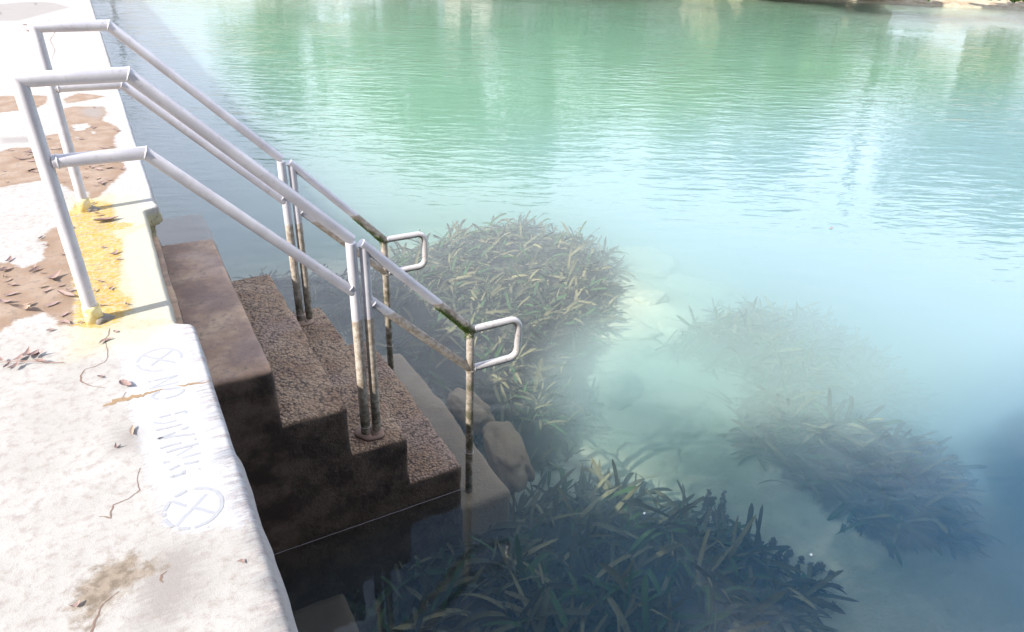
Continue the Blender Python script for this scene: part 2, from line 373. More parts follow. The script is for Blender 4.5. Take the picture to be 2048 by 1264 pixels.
def water_material():
    mt = bpy.data.materials.new('turbid_green_water'); mt.use_nodes = True; nt = mt.node_tree; nt.nodes.clear(); L = nt.links.new
    out = N(nt, 'ShaderNodeOutputMaterial')
    g = N(nt, 'ShaderNodeNewGeometry')
    # ripples: crests run along the crossing wind, calmer in the lee of the wall and stairs
    rot = N(nt, 'ShaderNodeMapping'); rot.inputs['Rotation'].default_value = (0, 0, R(26)); L(g.outputs['Position'], rot.inputs['Vector'])
    v1 = scaled(nt, rot.outputs[0], (1.7, 5.2, 1))
    v2 = scaled(nt, rot.outputs[0], (4.5, 13, 1))
    rot2 = N(nt, 'ShaderNodeMapping'); rot2.inputs['Rotation'].default_value = (0, 0, R(-12)); L(g.outputs['Position'], rot2.inputs['Vector'])
    v3 = scaled(nt, rot2.outputs[0], (.55, 1.3, 1))
    n1 = noise(nt, 1, 2.5, .5, v1, .35); n2 = noise(nt, 1, 2, .5, v2, .2); n3 = noise(nt, 1, 2, .5, v3)
    s = N(nt, 'ShaderNodeSeparateXYZ'); L(g.outputs['Position'], s.inputs[0])
    dist = M(nt, 'ADD', M(nt, 'MULTIPLY', s.outputs[0], .55), s.outputs[1])     # out from the steps into the open channel
    open_ = ramp(nt, dist, 1.5, 11.0, .10, 1.0)
    patch = ramp(nt, noise(nt, .16, 2), .35, .65, .55, 1.25)
    h = M(nt, 'ADD', M(nt, 'MULTIPLY', n1, .022), M(nt, 'ADD', M(nt, 'MULTIPLY', n2, .0045), M(nt, 'MULTIPLY', n3, .010)))
    h = M(nt, 'MULTIPLY', M(nt, 'MULTIPLY', h, open_), patch)
    bp = N(nt, 'ShaderNodeBump'); bp.inputs['Strength'].default_value = 1; bp.inputs['Distance'].default_value = 1.0; L(h, bp.inputs['Height'])
    dt = N(nt, 'ShaderNodeVectorMath', operation='DOT_PRODUCT'); L(g.outputs['Incoming'], dt.inputs[0]); L(bp.outputs[0], dt.inputs[1])
    cosv = M(nt, 'MINIMUM', M(nt, 'ABSOLUTE', dt.outputs['Value']), 1.0)
    fr = M(nt, 'MULTIPLY_ADD', M(nt, 'POWER', M(nt, 'SUBTRACT', 1, cosv), 5), .965, .035)
    tr = N(nt, 'ShaderNodeBsdfTransparent'); gl = N(nt, 'ShaderNodeBsdfGlossy'); gl.inputs['Roughness'].default_value = .02; L(bp.outputs[0], gl.inputs['Normal'])
    ms = N(nt, 'ShaderNodeMixShader'); L(fr, ms.inputs[0]); L(tr.outputs[0], ms.inputs[1]); L(gl.outputs[0], ms.inputs[2])
    L(ms.outputs[0], out.inputs['Surface'])
    sc = N(nt, 'ShaderNodeVolumeScatter'); sc.inputs['Color'].default_value = (.47, .585, .485, 1); sc.inputs['Density'].default_value = 1.0; sc.inputs['Anisotropy'].default_value = .1
    ab = N(nt, 'ShaderNodeVolumeAbsorption'); ab.inputs['Color'].default_value = (.0, .48, .36, 1); ab.inputs['Density'].default_value = .42
    # the silt hangs in the channel; the water at the foot of the steps is clearer
    q = M(nt, 'ADD', M(nt, 'MULTIPLY', M(nt, 'SUBTRACT', s.outputs[0], 1.0), .85), M(nt, 'MULTIPLY', s.outputs[1], .25))
    wv = noise(nt, .55, 2, .5)
    q = M(nt, 'ADD', q, M(nt, 'MULTIPLY_ADD', wv, 1.6, -.8))
    pl = N(nt, 'ShaderNodeVectorMath', operation='DISTANCE'); L(g.outputs['Position'], pl.inputs[0]); pl.inputs[1].default_value = (3.75, .75, -1.8)
    D = M(nt, 'ADD', ramp(nt, q, 1.0, 4.2, .42, 1.15), ramp(nt, pl.outputs['Value'], 1.3, .1, 0, 1.8))  # local plume added to veil the handrail's shadow on the bed
    p2 = N(nt, 'ShaderNodeVectorMath', operation='DISTANCE'); L(g.outputs['Position'], p2.inputs[0]); p2.inputs[1].default_value = (3.2, 2.9, -1.8)
    D = M(nt, 'MAXIMUM', M(nt, 'SUBTRACT', D, ramp(nt, p2.outputs['Value'], 2.7, 1.3, 0, .90)), .18)
    p3 = N(nt, 'ShaderNodeVectorMath', operation='DISTANCE'); L(g.outputs['Position'], p3.inputs[0]); p3.inputs[1].default_value = (5.9, .2, -1.8)
    D = M(nt, 'MAXIMUM', M(nt, 'SUBTRACT', D, ramp(nt, p3.outputs['Value'], 2.4, .8, 0, .02)), .24)
    D = M(nt, 'ADD', D, M(nt, 'MULTIPLY', ramp(nt, s.outputs[1], .3, -.6, 0, .40), ramp(nt, s.outputs[0], 1.4, 2.4)))
    D = M(nt, 'ADD', D, M(nt, 'MULTIPLY', ramp(nt, s.outputs[0], 3.6, 5.2, 0, .55), ramp(nt, s.outputs[1], 1.5, -.3)))
    # suspended matter: leaf green in the open channel, pale silt to the east; navy to the south stands in for reflected blue sky
    cs = mix(nt, ramp(nt, s.outputs[0], 3.6, 7.5), (.42, .50, .435), (.50, .57, .58)); ca = mix(nt, ramp(nt, s.outputs[0], 3.6, 7.5), (.0, .48, .36), (.0, .55, .62))
    north = ramp(nt, s.outputs[1], 4.0, 10.0); cs = mix(nt, north, cs, (.36, .475, .39)); ca = mix(nt, north, ca, (.0, .55, .25))
    west = ramp(nt, s.outputs[0], 5.2, .8, 0, .85); cs = mix(nt, west, cs, (.27, .33, .38)); ca = mix(nt, west, ca, (.1, .40, .52))
    south = ramp(nt, M(nt, 'ADD', s.outputs[1], M(nt, 'MULTIPLY', s.outputs[0], .10)), .35, -1.1); cs = mix(nt, south, cs, (.12, .25, .36)); ca = mix(nt, south, ca, (.0, .40, .56))
    L(cs, sc.inputs['Color']); L(ca, ab.inputs['Color'])
    L(M(nt, 'MULTIPLY', D, sc.inputs['Density'].default_value), sc.inputs['Density']); L(M(nt, 'MULTIPLY', D, ab.inputs['Density'].default_value), ab.inputs['Density'])
    ad = N(nt, 'ShaderNodeAddShader'); L(sc.outputs[0], ad.inputs[0]); L(ab.outputs[0], ad.inputs[1]); L(ad.outputs[0], out.inputs['Volume'])
    return mt
MAT_WATER = water_material()

# ------------------------------------------------------------------ setting: ground, bed and water
PX = lambda pts, z=0.: [at(x, y, z) for x, y in pts]
ZB = -2.05
BEDS = dict(
    middle=PX([(860, 478), (980, 452), (1050, 440), (1150, 470), (1232, 510), (1225, 600), (1200, 700), (1170, 800), (1130, 870), (1060, 905), (975, 870), (870, 760), (765, 700), (680, 640), (700, 560), (780, 510)], ZB),
    right=PX([(1440, 590), (1550, 562), (1650, 565), (1720, 610), (1790, 660), (1890, 720), (1840, 790), (1760, 800), (1640, 800), (1560, 760), (1480, 720), (1360, 690), (1300, 680), (1400, 640)], ZB),
    near=PX([(700, 1100), (850, 1000), (1000, 1000), (1120, 960), (1260, 940), (1380, 1000), (1450, 1060), (1560, 1100), (1600, 1180), (1560, 1290), (1500, 1420), (700, 1420), (700, 1260)], ZB),
    far=PX([(1500, 740), (1700, 830), (1850, 860), (1920, 940), (1900, 1040), (1800, 1060), (1690, 1000), (1600, 940), (1480, 850)], ZB),
    lee=PX([(480, 540), (600, 520), (700, 560), (720, 640), (600, 640), (500, 620)], ZB),
)
def shore(x, y):
    """metres beyond the far waterline, positive on land"""
    a = (np.asarray(y) - 40.8 + np.maximum(0, np.asarray(x) - 12) * .62)
    return a * .85 + vnoise(x, y, 0, .12, 3, 2) * .8
xs = np.concatenate([[-300, -120, -60, -30, -15, -8, -4, -2], np.arange(-1, 9.01, .10), np.arange(9.5, 60, 1.2), [70, 90, 130, 200, 400]])
ys_ = np.concatenate([[-300, -120, -60, -30, -15, -9, -6], np.arange(-4.5, 8.01, .10), np.arange(8.6, 60, 1.2), [70, 90, 130, 200, 400]])
GX, GY = np.meshgrid(xs, ys_, indexing='ij')
base = -2.22 + .10 * vnoise(GX, GY, 0, .8, 1) + .03 * vnoise(GX, GY, 0, 3, 2)
deep = np.clip((np.hypot(np.maximum(GX - 3.6, 0) * .9, np.maximum(GY - 3.0, 0)) - 1.6) / 5, 0, 1)
base -= deep * 1.5
base -= .30 * np.exp(-((GX - 3.5) ** 2 + (GY - .7) ** 2) / .8)
base -= .35 * np.clip((-GY - 1.3) / 1.5, 0, 1) * np.clip((GX - 3) / 1.5, 0, 1)
sh = shore(GX, GY)
H = np.where(sh > -6, np.maximum(base, WATER + sh * .16 * np.where(sh > 0, 1.4, 1)), base)
H = np.where(sh > 0, np.minimum(H, -.1 + .3 * vnoise(GX, GY, 0, .08, 5)), H)
land = (GX < -5.5)
H = np.where(land, -.12, H)
H = H + .22 * np.clip(-sdf(BEDS['middle'], GX, GY) / .4, 0, 1) + .17 * np.clip(-np.minimum(sdf(BEDS['right'], GX, GY), sdf(BEDS['far'], GX, GY)) / .5, 0, 1)
lit = np.full(GX.shape, 9.)
for k, poly in BEDS.items(): lit = np.minimum(lit, sdf(poly, GX, GY))
me = grid_mesh('ground', np.stack([GX, GY, H], -1), MAT_BED); attr(me, 'litter_shade', lit)
g = link_mesh('river_bed_and_banks', me); tag(g, kind='structure')

bm = bmesh.new()
bmesh.ops.create_cube(bm, size=1)
for v in bm.verts:
    v.co = Vector((-5 if v.co.x < 0 else 180, -60 if v.co.y < 0 else 180, -7 if v.co.z < 0 else WATER))
me = bpy.data.meshes.new('water'); bm.to_mesh(me); bm.free(); me.materials.append(MAT_WATER)
w = link_mesh('water', me); tag(w, kind='structure')

# ------------------------------------------------------------------ the concrete deck
XE, XR = .372, .303           # arris of the coping, arris in the landing recess
Y0R, Y1R = -.185, 1.335       # the recess
def xedge(y):
    s = 1 / (1 + np.exp(-(y - Y0R) / .008)) * 1 / (1 + np.exp((y - Y1R) / .008))
    e = XE - (XE - XR) * s
    e = e + .003 * vnoise(y, 0, 0, 9, 11, 4) - .006 * np.clip(vnoise(y, 3, 0, 16, 12, 3) - .3, 0, 1) * (np.abs(y - .6) > .9)
    e = e + .012 * np.exp(-((y - 1.375) / .05) ** 2)
    return e
ya = np.concatenate([[-60, -20, -8, -4], np.arange(-2.6, 3, .016), np.arange(3, 6, .03), np.arange(6, 16, .08), [17, 19, 22, 26, 32, 40, 55]])
xa = np.concatenate([[-6.2, -4, -2.4, -1.8], np.arange(-1.45, .245, .018)])
X = []; Y = []; Z = []
E_ = xedge(ya)
rnd = .020 + .006 * vnoise(ya, 7, 0, 6, 13, 3)
prof = []
for x in xa: prof.append((np.full(ya.shape, x), np.zeros(ya.shape), np.zeros(ya.shape)))
for t in (.255, .268): prof.append((np.full(ya.shape, t), 0 * ya, 0 * ya))
for a in np.linspace(0, 90, 8):
    prof.append((E_ - rnd + rnd * math.sin(R(a)), -rnd + rnd * math.cos(R(a)), 0 * ya))
near_lip = 1 / (1 + np.exp((ya + 1.10) / .02))     # lower bulging lip begins at the near coping
far_lip = 1 / (1 + np.exp(-(ya - 1.36) / .01))
for z, dx in ((-.045, .001), (-.06, .002), (-.08, .003), (-.10, .001), (-.112, -.012), (-.118, -.04), (-.20, -.046), (-.5, -.048), (-.9, -.05), (-1.54, -.05), (-2.9, -.05)):
    lipx = (.014 * near_lip + .004 * far_lip) * (1 if -.105 < z < -.05 else 0)
    prof.append((E_ + dx + lipx + (.010 * vnoise(ya, z * 3, 0, 5, 14, 3) if z < -.03 else 0), np.full(ya.shape, z), 0 * ya))
P = np.zeros((len(prof), len(ya), 3))
for i, (px_, pz, _) in enumerate(prof):
    P[i, :, 0] = px_; P[i, :, 1] = ya; P[i, :, 2] = pz
flat = (P[..., 2] > -.001)
P[..., 2] += np.where(flat, .0003 * (P[..., 1] > 3) * vnoise(P[..., 0], P[..., 1], 0, 6, 15, 3), 0)
# the slab of the near coping stands a little proud, the joint in the yellow area is sunk
P[..., 2] -= np.where((P[..., 2] > -.02), .004 * np.exp(-((P[..., 1] - 1.02 + .12 * P[..., 0]) / .012) ** 2), 0)
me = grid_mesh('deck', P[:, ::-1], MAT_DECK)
DX, DY = P[:, ::-1, 0], P[:, ::-1, 1]
S = lambda *polys: np.minimum.reduce([sdf(PX(p), DX, DY) for p in polys])
stain = S([(115, 453), (97, 461), (78, 480), (93, 486), (86, 506), (85, 523), (68, 529), (47, 536), (23, 528), (-30, 520), (-60, 680), (0, 665), (34, 639), (84, 626), (110, 636), (115, 652), (146, 652), (149, 640), (149, 450), (135, 440)],
          [(-60, 305), (0, 303), (27, 295), (62, 295), (88, 272), (121, 266), (127, 217), (144, 213), (206, 213), (214, 225), (204, 240), (232, 252), (243, 262), (230, 270), (228, 289), (245, 322), (252, 340), (236, 355), (218, 373), (197, 394), (179, 398), (175, 382), (144, 382), (123, 369), (88, 361), (41, 367), (0, 375), (-60, 385)],
          [(-40, 193), (0, 192), (58, 190), (97, 192), (90, 207), (72, 217), (41, 221), (0, 225), (-40, 227)],
          [(127, 198), (156, 186), (179, 188), (212, 193), (164, 203), (132, 207)])
for hole in ([(142, 250), (175, 246), (181, 252), (165, 261), (150, 262)], [(178, 262), (190, 262), (186, 268)], [(150, 274), (162, 276), (155, 280)]):
    stain = np.maximum(stain, -sdf(PX(hole), DX, DY))
attr(me, 'stain', stain)
attr(me, 'grey', S([(160, 217), (204, 213), (210, 227), (195, 238), (165, 231)],
    [(-40, 6), (0, 8), (63, 3), (109, 5), (142, 15), (101, 25), (41, 41), (0, 42), (-40, 45)],
    [(395, 1089), (395, 1188), (346, 1247), (277, 1252), (277, 1163), (330, 1100)],
    [(0, 275), (60, 272), (85, 280), (50, 286), (0, 288)], [(235, 860), (285, 858), (280, 900), (225, 905)],
    [(150, 565), (178, 540), (215, 560), (220, 590), (180, 612), (160, 600)]))
attr(me, 'yellow', S([(150, 650), (149, 555), (143, 446), (135, 425), (154, 404), (179, 398), (222, 406), (230, 427), (225, 445), (269, 447), (265, 452), (222, 464), (243, 480), (243, 521), (238, 576), (262, 597), (261, 618), (235, 645), (204, 655), (170, 656)]))
attr(me, 'wash', S([(140, 720), (130, 440), (150, 395), (290, 380), (315, 440), (362, 640), (300, 700), (210, 700)]))
attr(me, 'paint', S([(205, 665), (390, 640), (480, 870), (528, 1000), (520, 1052), (455, 1035), (430, 1060), (395, 1064), (335, 1062), (300, 960), (265, 850), (240, 720)],
    [(250, 470), (320, 440), (360, 640), (270, 640), (265, 590), (245, 520)], [(240, 280), (225, 180), (262, 180), (318, 440), (240, 460), (225, 400), (252, 345)]))
attr(me, 'brown', S([(198, 1134), (267, 1104), (291, 1129), (316, 1119), (326, 1134), (277, 1159), (237, 1188), (207, 1213), (188, 1247), (170, 1262), (148, 1223), (141, 1208), (163, 1173)]))
attr(me, 'cornerdirt', np.clip(1 - (np.abs(DY - .7) - .62) / .25, 0, 1)); deck = link_mesh('concrete_deck', me); tag(deck, kind='structure')

def ribbon(pts, widths, z, mt, name, parent, jag=.3, thick=0.0, seed=0):
    """narrow irregular strip along a polyline on the deck"""
    r_ = random.Random(seed); P_ = []
    for a, b in zip(pts[:-1], pts[1:]):
        n = max(2, int((b - a).length / .006))
        for i in range(n): P_.append(a.lerp(b, i / n))
    P_.append(pts[-1]); n = len(P_); V = []; F = []
    off = 0
    for i, p in enumerate(P_):
        d = (P_[min(i + 1, n - 1)] - P_[max(i - 1, 0)]).normalized(); q = Vector((-d.y, d.x, 0))
        t = i / (n - 1) * (len(widths) - 1); k = min(int(t), len(widths) - 2); w_ = widths[k] + (widths[k + 1] - widths[k]) * (t - k)
        off = off * .8 + r_.uniform(-1, 1) * jag * w_
        w1 = w_ * r_.uniform(1 - jag, 1 + jag) / 2; w2 = w_ * r_.uniform(1 - jag, 1 + jag) / 2
        V += [p + q * (w1 + off) + Vector((0, 0, z)), p - q * (w2 - off) + Vector((0, 0, z))]
        if i: F.append((2 * i - 2, 2 * i - 1, 2 * i + 1, 2 * i))
    o = link_mesh(name, mesh(name, V, F, mt, False), parent); return o
cr = [
    ([(219, 657), (217, 670), (209, 678), (214, 699), (215, 715), (209, 725), (191, 733), (170, 739), (163, 751), (162, 763), (170, 768), (188, 773), (212, 776)], [.004, .003, .002, .003, .003, .003, .007, .003, .002]),
    ([(281, 936), (274, 956), (279, 981), (257, 998), (227, 1010), (220, 1025), (222, 1037), (212, 1034), (198, 1033)], [.002, .002, .003, .003, .005, .003]),
    ([(170, 1300), (183, 1262), (198, 1228), (202, 1213), (220, 1197), (238, 1183)], [.005, .006, .003, .002]),
    ([(326, 1165), (320, 1160), (322, 1150), (333, 1142)], [.003, .006, .002]),
    ([(105, 42), (112, 62), (100, 80), (110, 100), (104, 118)], [.006, .008, .004]),
    ([(245, 800), (248, 790), (252, 784)], [.002, .002]),
]
for i, (p, wd) in enumerate(cr):
    tag(ribbon(PX(p), wd, .0008, MAT_CRACK, 'crack', deck, .35, seed=i), kind='structure')
tag(ribbon(PX([(205, 812), (225, 806), (242, 799), (267, 793), (300, 785), (330, 779)]), [.006, .03, .022, .018, .013, .003], .0007, MAT_CHIP, 'chipped_patch', deck, .35, seed=21), kind='structure')
tag(ribbon(PX([(354, 772), (370, 772), (392, 768), (420, 763)]), [.003, .014, .008, .004], .0007, MAT_CHIP, 'chipped_patch', deck, .35, seed=22), kind='structure')

# stencilled NO DIVING with a crossed circle at each end, worn faint
sign = empty('painted_warning', (.21, -.88, 0)); tag(sign, 'faded stencilled NO DIVING with a crossed circle at each end, on the deck edge', 'painted warning')
def stroke(pts, w_, seed, close=False, name='letter', parent=None):
    """flat painted stroke, broken where it has worn away"""
    r_ = random.Random(seed); pts = [Vector((x, y, 0)) for x, y in pts]; P_ = []
    for a, b in zip(pts[:-1], pts[1:]):
        n = max(1, int((b - a).length / .004))
        P_ += [a.lerp(b, i / n) for i in range(n)]
    P_.append(pts[-1]); V = []; F = []; n = len(P_)
    for i, p in enumerate(P_):
        d = (P_[min(i + 1, n - 1)] - P_[max(i - 1, 0)]).normalized(); q = Vector((-d.y, d.x, 0))
        wear = mnoise.noise(Vector((p.x * 28, p.y * 28, seed)))
        a_ = w_ * .5 * max(.1, .95 + wear * .8); b_ = w_ * .5 * max(.1, .95 - wear * .6)
        zl = .0004 + .0002 * (seed % 4); V += [p + q * a_ + Vector((0, 0, zl)), p - q * b_ + Vector((0, 0, zl))]
        if i and wear > -.22: F.append((2 * i - 2, 2 * i - 1, 2 * i + 1, 2 * i))
    return V, F
def glyph(strokes, w_, seed, name='painted_letter'):
    V = []; F = []
    for k, s_ in enumerate(strokes):
        v, f = stroke(s_, w_, seed + k); o_ = len(V); V += v; F += [tuple(i + o_ for i in q) for q in f]
    return link_mesh(name, mesh(name, V, F, MAT_LETTER, False), sign)
# letter cell: height runs along +x (0 bottom .. 1 top), reading runs towards -y
def cell(x0, y0, hh, ww): return lambda u, v: (x0 + hh * v, y0 - ww * u)     # u across the letter, v up
def L_(c, *s): return [[c(u, v) for u, v in q] for q in s]
c = cell(.155, -.592, .105, .050); glyph(L_(c, [(0, 0), (0, 1)], [(0, 1), (1, 0)], [(1, 0), (1, 1)]), .011, 3)
c = cell(.162, -.672, .105, .060); arc = lambda cx, cy_, rx, ry, a0, a1, n=14: [(cx + rx * math.cos(R(a0 + (a1 - a0) * i / n)), cy_ + ry * math.sin(R(a0 + (a1 - a0) * i / n))) for i in range(n + 1)]
glyph(L_(c, arc(.5, .5, .5, .5, 0, 360, 20)), .011, 7)
c = cell(.150, -.842, .110, .045); glyph(L_(c, [(0, 0), (0, 1)], [(0, 1), (.6, .95), (1, .7), (1, .3), (.6, .05), (0, 0)]), .011, 11)
c = cell(.152, -.915, .112, .05); glyph(L_(c, [(0, 0), (0, 1)]), .011, 15)
c = cell(.154, -.940, .112, .05); glyph(L_(c, [(0, 1), (.5, 0), (1, 1)]), .011, 19)
c = cell(.156, -1.020, .112, .05); glyph(L_(c, [(0, 0), (0, 1)]), .011, 23)
c = cell(.158, -1.050, .112, .052); glyph(L_(c, [(0, 0), (0, 1)], [(0, 1), (1, 0)], [(1, 0), (1, 1)]), .011, 27)
c = cell(.160, -1.135, .112, .055); glyph(L_(c, arc(.5, .5, .5, .5, 40, 320, 18) + [(.88, .18), (.9, .45), (.6, .45)]), .011, 31)
for (cx_, cy2, sd) in ((.211, -.445, 41), (.215, -1.352, 51)):
    rr = .080
    ring = [(cx_ + rr * math.cos(R(a)), cy2 + rr * 1.05 * math.sin(R(a))) for a in range(0, 361, 12)]
    k_ = rr * .68
    glyph([ring, [(cx_ - k_, cy2 - k_), (cx_ + k_, cy2 + k_)], [(cx_ - k_, cy2 + k_), (cx_ + k_, cy2 - k_)]], .012, sd, 'crossed_circle')
# smaller faint crossed circle beyond the far post
ring = [(.262 + .05 * math.cos(R(a)), 1.78 + .13 * math.sin(R(a))) for a in range(0, 361, 15)]
V, F = [], []
for k, s_ in enumerate([ring, [(.232, 1.70), (.292, 1.86)], [(.292, 1.70), (.232, 1.86)]]):
    v, f = stroke(s_, .008, 60 + k); o_ = len(V); V += v; F += [tuple(i + o_ for i in q) for q in f]
o = link_mesh('painted_warning', mesh('painted_warning', V, F, MAT_LETTER, False)); tag(o, 'small faint crossed circle painted on the deck edge beyond the far rail post', 'painted warning')

# ------------------------------------------------------------------ the stairs
def block(x0, x1, y0, y1, z0, z1, res=.022, rad=.02, amp=.006, low=.010, seed=0, zres=None, ragged=0., znext=None):
    """rough concrete block with rounded arrises, surface displaced by a world-space noise"""
    nx = max(3, int((x1 - x0) / res)); ny = max(3, int((y1 - y0) / res)); nz = max(3, int((z1 - z0) / (zres or res)))
    bm = bmesh.new(); idx = {}
    def vert(i, j, k):
        key = (i, j, k)
        if key not in idx: idx[key] = bm.verts.new((x0 + (x1 - x0) * i / nx, y0 + (y1 - y0) * j / ny, z0 + (z1 - z0) * k / nz))
        return idx[key]
    def quad(*q): bm.faces.new([vert(*a) for a in q])
    for i in range(nx):
        for j in range(ny): quad((i, j, nz), (i + 1, j, nz), (i + 1, j + 1, nz), (i, j + 1, nz))
        for k in range(nz):
            quad((i, 0, k), (i + 1, 0, k), (i + 1, 0, k + 1), (i, 0, k + 1)); quad((i, ny, k + 1), (i + 1, ny, k + 1), (i + 1, ny, k), (i, ny, k))
    for j in range(ny):
        for k in range(nz):
            if znext is not None:
                if z0 + (z1 - z0) * k / nz > znext - .05: quad((nx, j, k), (nx, j + 1, k), (nx, j + 1, k + 1), (nx, j, k + 1))
                continue
            quad((nx, j, k), (nx, j + 1, k), (nx, j + 1, k + 1), (nx, j, k + 1)); quad((0, j, k + 1), (0, j + 1, k + 1), (0, j + 1, k), (0, j, k))
    co = np.array([v.co for v in bm.verts])
    r_ = rad * (1 + .5 * vnoise(co[:, 0], co[:, 1], co[:, 2], 7, seed + 5, 2))
    lo = np.array([x0, y0, z0 - 9]) + r_[:, None]; hi = np.array([x1, y1, z1]) - r_[:, None]
    if znext is not None:
        lo[:, 0] = x0 - 9; hi[:, 0] = np.where(co[:, 2] > znext + .004, hi[:, 0], x1 + 9)
    inner = np.clip(co, lo, hi); d = co - inner; ln = np.linalg.norm(d, axis=1); ok = ln > 1e-9
    co[ok] = inner[ok] + d[ok] / ln[ok, None] * np.minimum(ln[ok], r_[ok])[:, None]
    nrm = np.where(ok[:, None], d / np.maximum(ln, 1e-9)[:, None], 0)
    topw = np.clip((co[:, 2] - (z1 - .06)) / .06, 0, 1)
    if znext is not None: low = .004 + (low - .004) * topw; amp = .003 + (amp - .003) * topw
    disp = low * vnoise(co[:, 0], co[:, 1], co[:, 2], 4.5, seed, 2) + amp * vnoise(co[:, 0], co[:, 1], co[:, 2], 24, seed + 1, 3)
    co += nrm * disp[:, None]
    if ragged:
        fy = np.clip((co[:, 1] - (y1 - .5)) / .5, 0, 1); fx = np.clip((co[:, 0] - (x0 + x1) / 2) / ((x1 - x0) / 2), 0, 1)
        if znext is not None: fx = fx * np.clip((co[:, 2] - znext - .02) / .05, 0, 1)
        co[:, 0] -= fx * ragged * (fy * .5 + .5 * np.clip(vnoise(co[:, 1], 0, co[:, 2], 5, seed + 9, 3) + .1, 0, 1))
    for v, c_ in zip(bm.verts, co): v.co = c_
    for f in bm.faces: f.smooth = True
    bmesh.ops.recalc_face_normals(bm, faces=bm.faces)
    return bm
def from_bm(name, bm, mt, parent=None):
    me = bpy.data.meshes.new(name); bm.to_mesh(me); bm.free(); me.materials.append(mt); return link_mesh(name, me, parent)
stairs = empty('concrete_stairs', (1.1, .7, -1.5)); tag(stairs, 'worn brown concrete stairs going down from the deck into the water', 'stairs')
YS = -.1375
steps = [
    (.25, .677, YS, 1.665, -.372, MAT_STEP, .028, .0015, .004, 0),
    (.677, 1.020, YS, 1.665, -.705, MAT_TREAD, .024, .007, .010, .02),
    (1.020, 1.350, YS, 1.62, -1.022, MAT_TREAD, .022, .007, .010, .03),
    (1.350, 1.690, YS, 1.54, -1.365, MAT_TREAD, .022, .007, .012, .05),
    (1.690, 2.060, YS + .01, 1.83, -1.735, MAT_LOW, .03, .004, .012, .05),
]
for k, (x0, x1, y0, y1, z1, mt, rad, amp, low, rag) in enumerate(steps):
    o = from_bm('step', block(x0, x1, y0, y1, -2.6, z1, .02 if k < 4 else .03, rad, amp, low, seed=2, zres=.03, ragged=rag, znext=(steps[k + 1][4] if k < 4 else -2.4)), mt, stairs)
    if k == 0: tag(o, 'smooth top step, nearest the deck')
    if k == 4: tag(o, 'submerged step below the waterline')
o = from_bm('landing_slab', block(.2, .345, -.05, 1.30, -.50, -.16, .03, .02, .004, .004, 4), MAT_STEP, stairs)
# pale strip standing in for the bright meniscus along the stair side
V = []; F = []; k = 0
for i in range(140):
    x = .40 + (1.69 - .40) * i / 139; yy = YS - .011 + .003 * mnoise.noise(Vector((x * 9, 0, 3)))
    for a in range(5):
        an = R(180 + 90 * a / 4); V.append((x, yy - .004 + .004 * math.cos(an) * .0 - .0025 * (a / 4) ** 2, WATER + .0028 * (1 - a / 4) ** 2 + .0006))
    if i:
        for a in range(4): b0 = (i - 1) * 5 + a; F.append((b0, b0 + 1, b0 + 6, b0 + 5))
link_mesh('meniscus_strip', mesh('meniscus_strip', V, F, MAT_MENISCUS), stairs)

# footing slab under water at the foot of the wall and a ledge beyond the stairs
MAT_SLAB = simple('dark_slimy_slab', (.13, .10, .065), .8, (.075, .06, .04), 5)
o = from_bm('submerged_slab', block(.30, .86, -1.6, -.28, -2.6, -1.86, .05, .03, .006, .015, 6), MAT_SLAB); tag(o, 'pale slab under dark water between wall and stair side, lower left', 'slab')
o = from_bm('submerged_slab', block(.30, 1.00, 3.9, 6.0, -2.6, -1.76, .06, .05, .006, .03, 8), MAT_SLAB); tag(o, 'greyish slab under water beyond the far end of the top step', 'slab')

# ------------------------------------------------------------------ handrails
def frames(pts):
    """tangent-mitred rings"""
    n = len(pts); T = []
    for i in range(n):
        a = (pts[i] - pts[i - 1]).normalized() if i else None; b = (pts[i + 1] - pts[i]).normalized() if i < n - 1 else None
        T.append((a or b, b or a))
    return T
def tube_bm(bm, pts, r, seg=20, caps=True, step=None, rn=None, prev=None, nxt=None):
    pts = [Vector(p) for p in pts]; T = frames(pts)
    if prev is not None: T[0] = ((pts[0] - Vector(prev)).normalized(), T[0][1])
    if nxt is not None: T[-1] = (T[-1][0], (Vector(nxt) - pts[-1]).normalized())
    rings = []
    side = Vector((0, 1, 0))
    for i, p in enumerate(pts):
        a, b = T[i]; m_ = (a + b).normalized()
        if i == 0 and prev is not None: a, b = b, a
        s_ = side - a * side.dot(a)
        if s_.length < .01: s_ = Vector((1, 0, 0)) - a * a.x
        s_.normalize(); u_ = a.cross(s_)
        ring = []
        for k in range(seg):
            an = 2 * math.pi * k / seg; q = p + (s_ * math.cos(an) + u_ * math.sin(an)) * (r if rn is None else r * rn(i, an))
            # slide along a onto the mitre plane
            t = (p - q).dot(m_) / a.dot(m_) if abs(a.dot(m_)) > .05 else 0
            ring.append(bm.verts.new(q + a * t))
        rings.append(ring)
    for A, B in zip(rings[:-1], rings[1:]):
        for k in range(seg): bm.faces.new((A[k], A[(k + 1) % seg], B[(k + 1) % seg], B[k]))
    if caps: bm.faces.new(rings[0][::-1]); bm.faces.new(rings[-1])
    return rings
def tube(name, pts, r, mt, parent, seg=20, welds=(), prev=None, nxt=None):
    bm = bmesh.new(); tube_bm(bm, pts, r, seg, prev=prev, nxt=nxt)
    for (p, nrm, rr) in welds: weld(bm, Vector(p), Vector(nrm), rr)
    bmesh.ops.recalc_face_normals(bm, faces=bm.faces)
    for f in bm.faces: f.smooth = len(f.verts) == 4
    me = bpy.data.meshes.new(name); bm.to_mesh(me); bm.free(); me.materials.append(mt)
    me.polygons.foreach_set('use_smooth', [True] * len(me.polygons))
    try: me.set_sharp_from_angle(angle=R(40))
    except Exception: pass
    return link_mesh(name, me, parent)
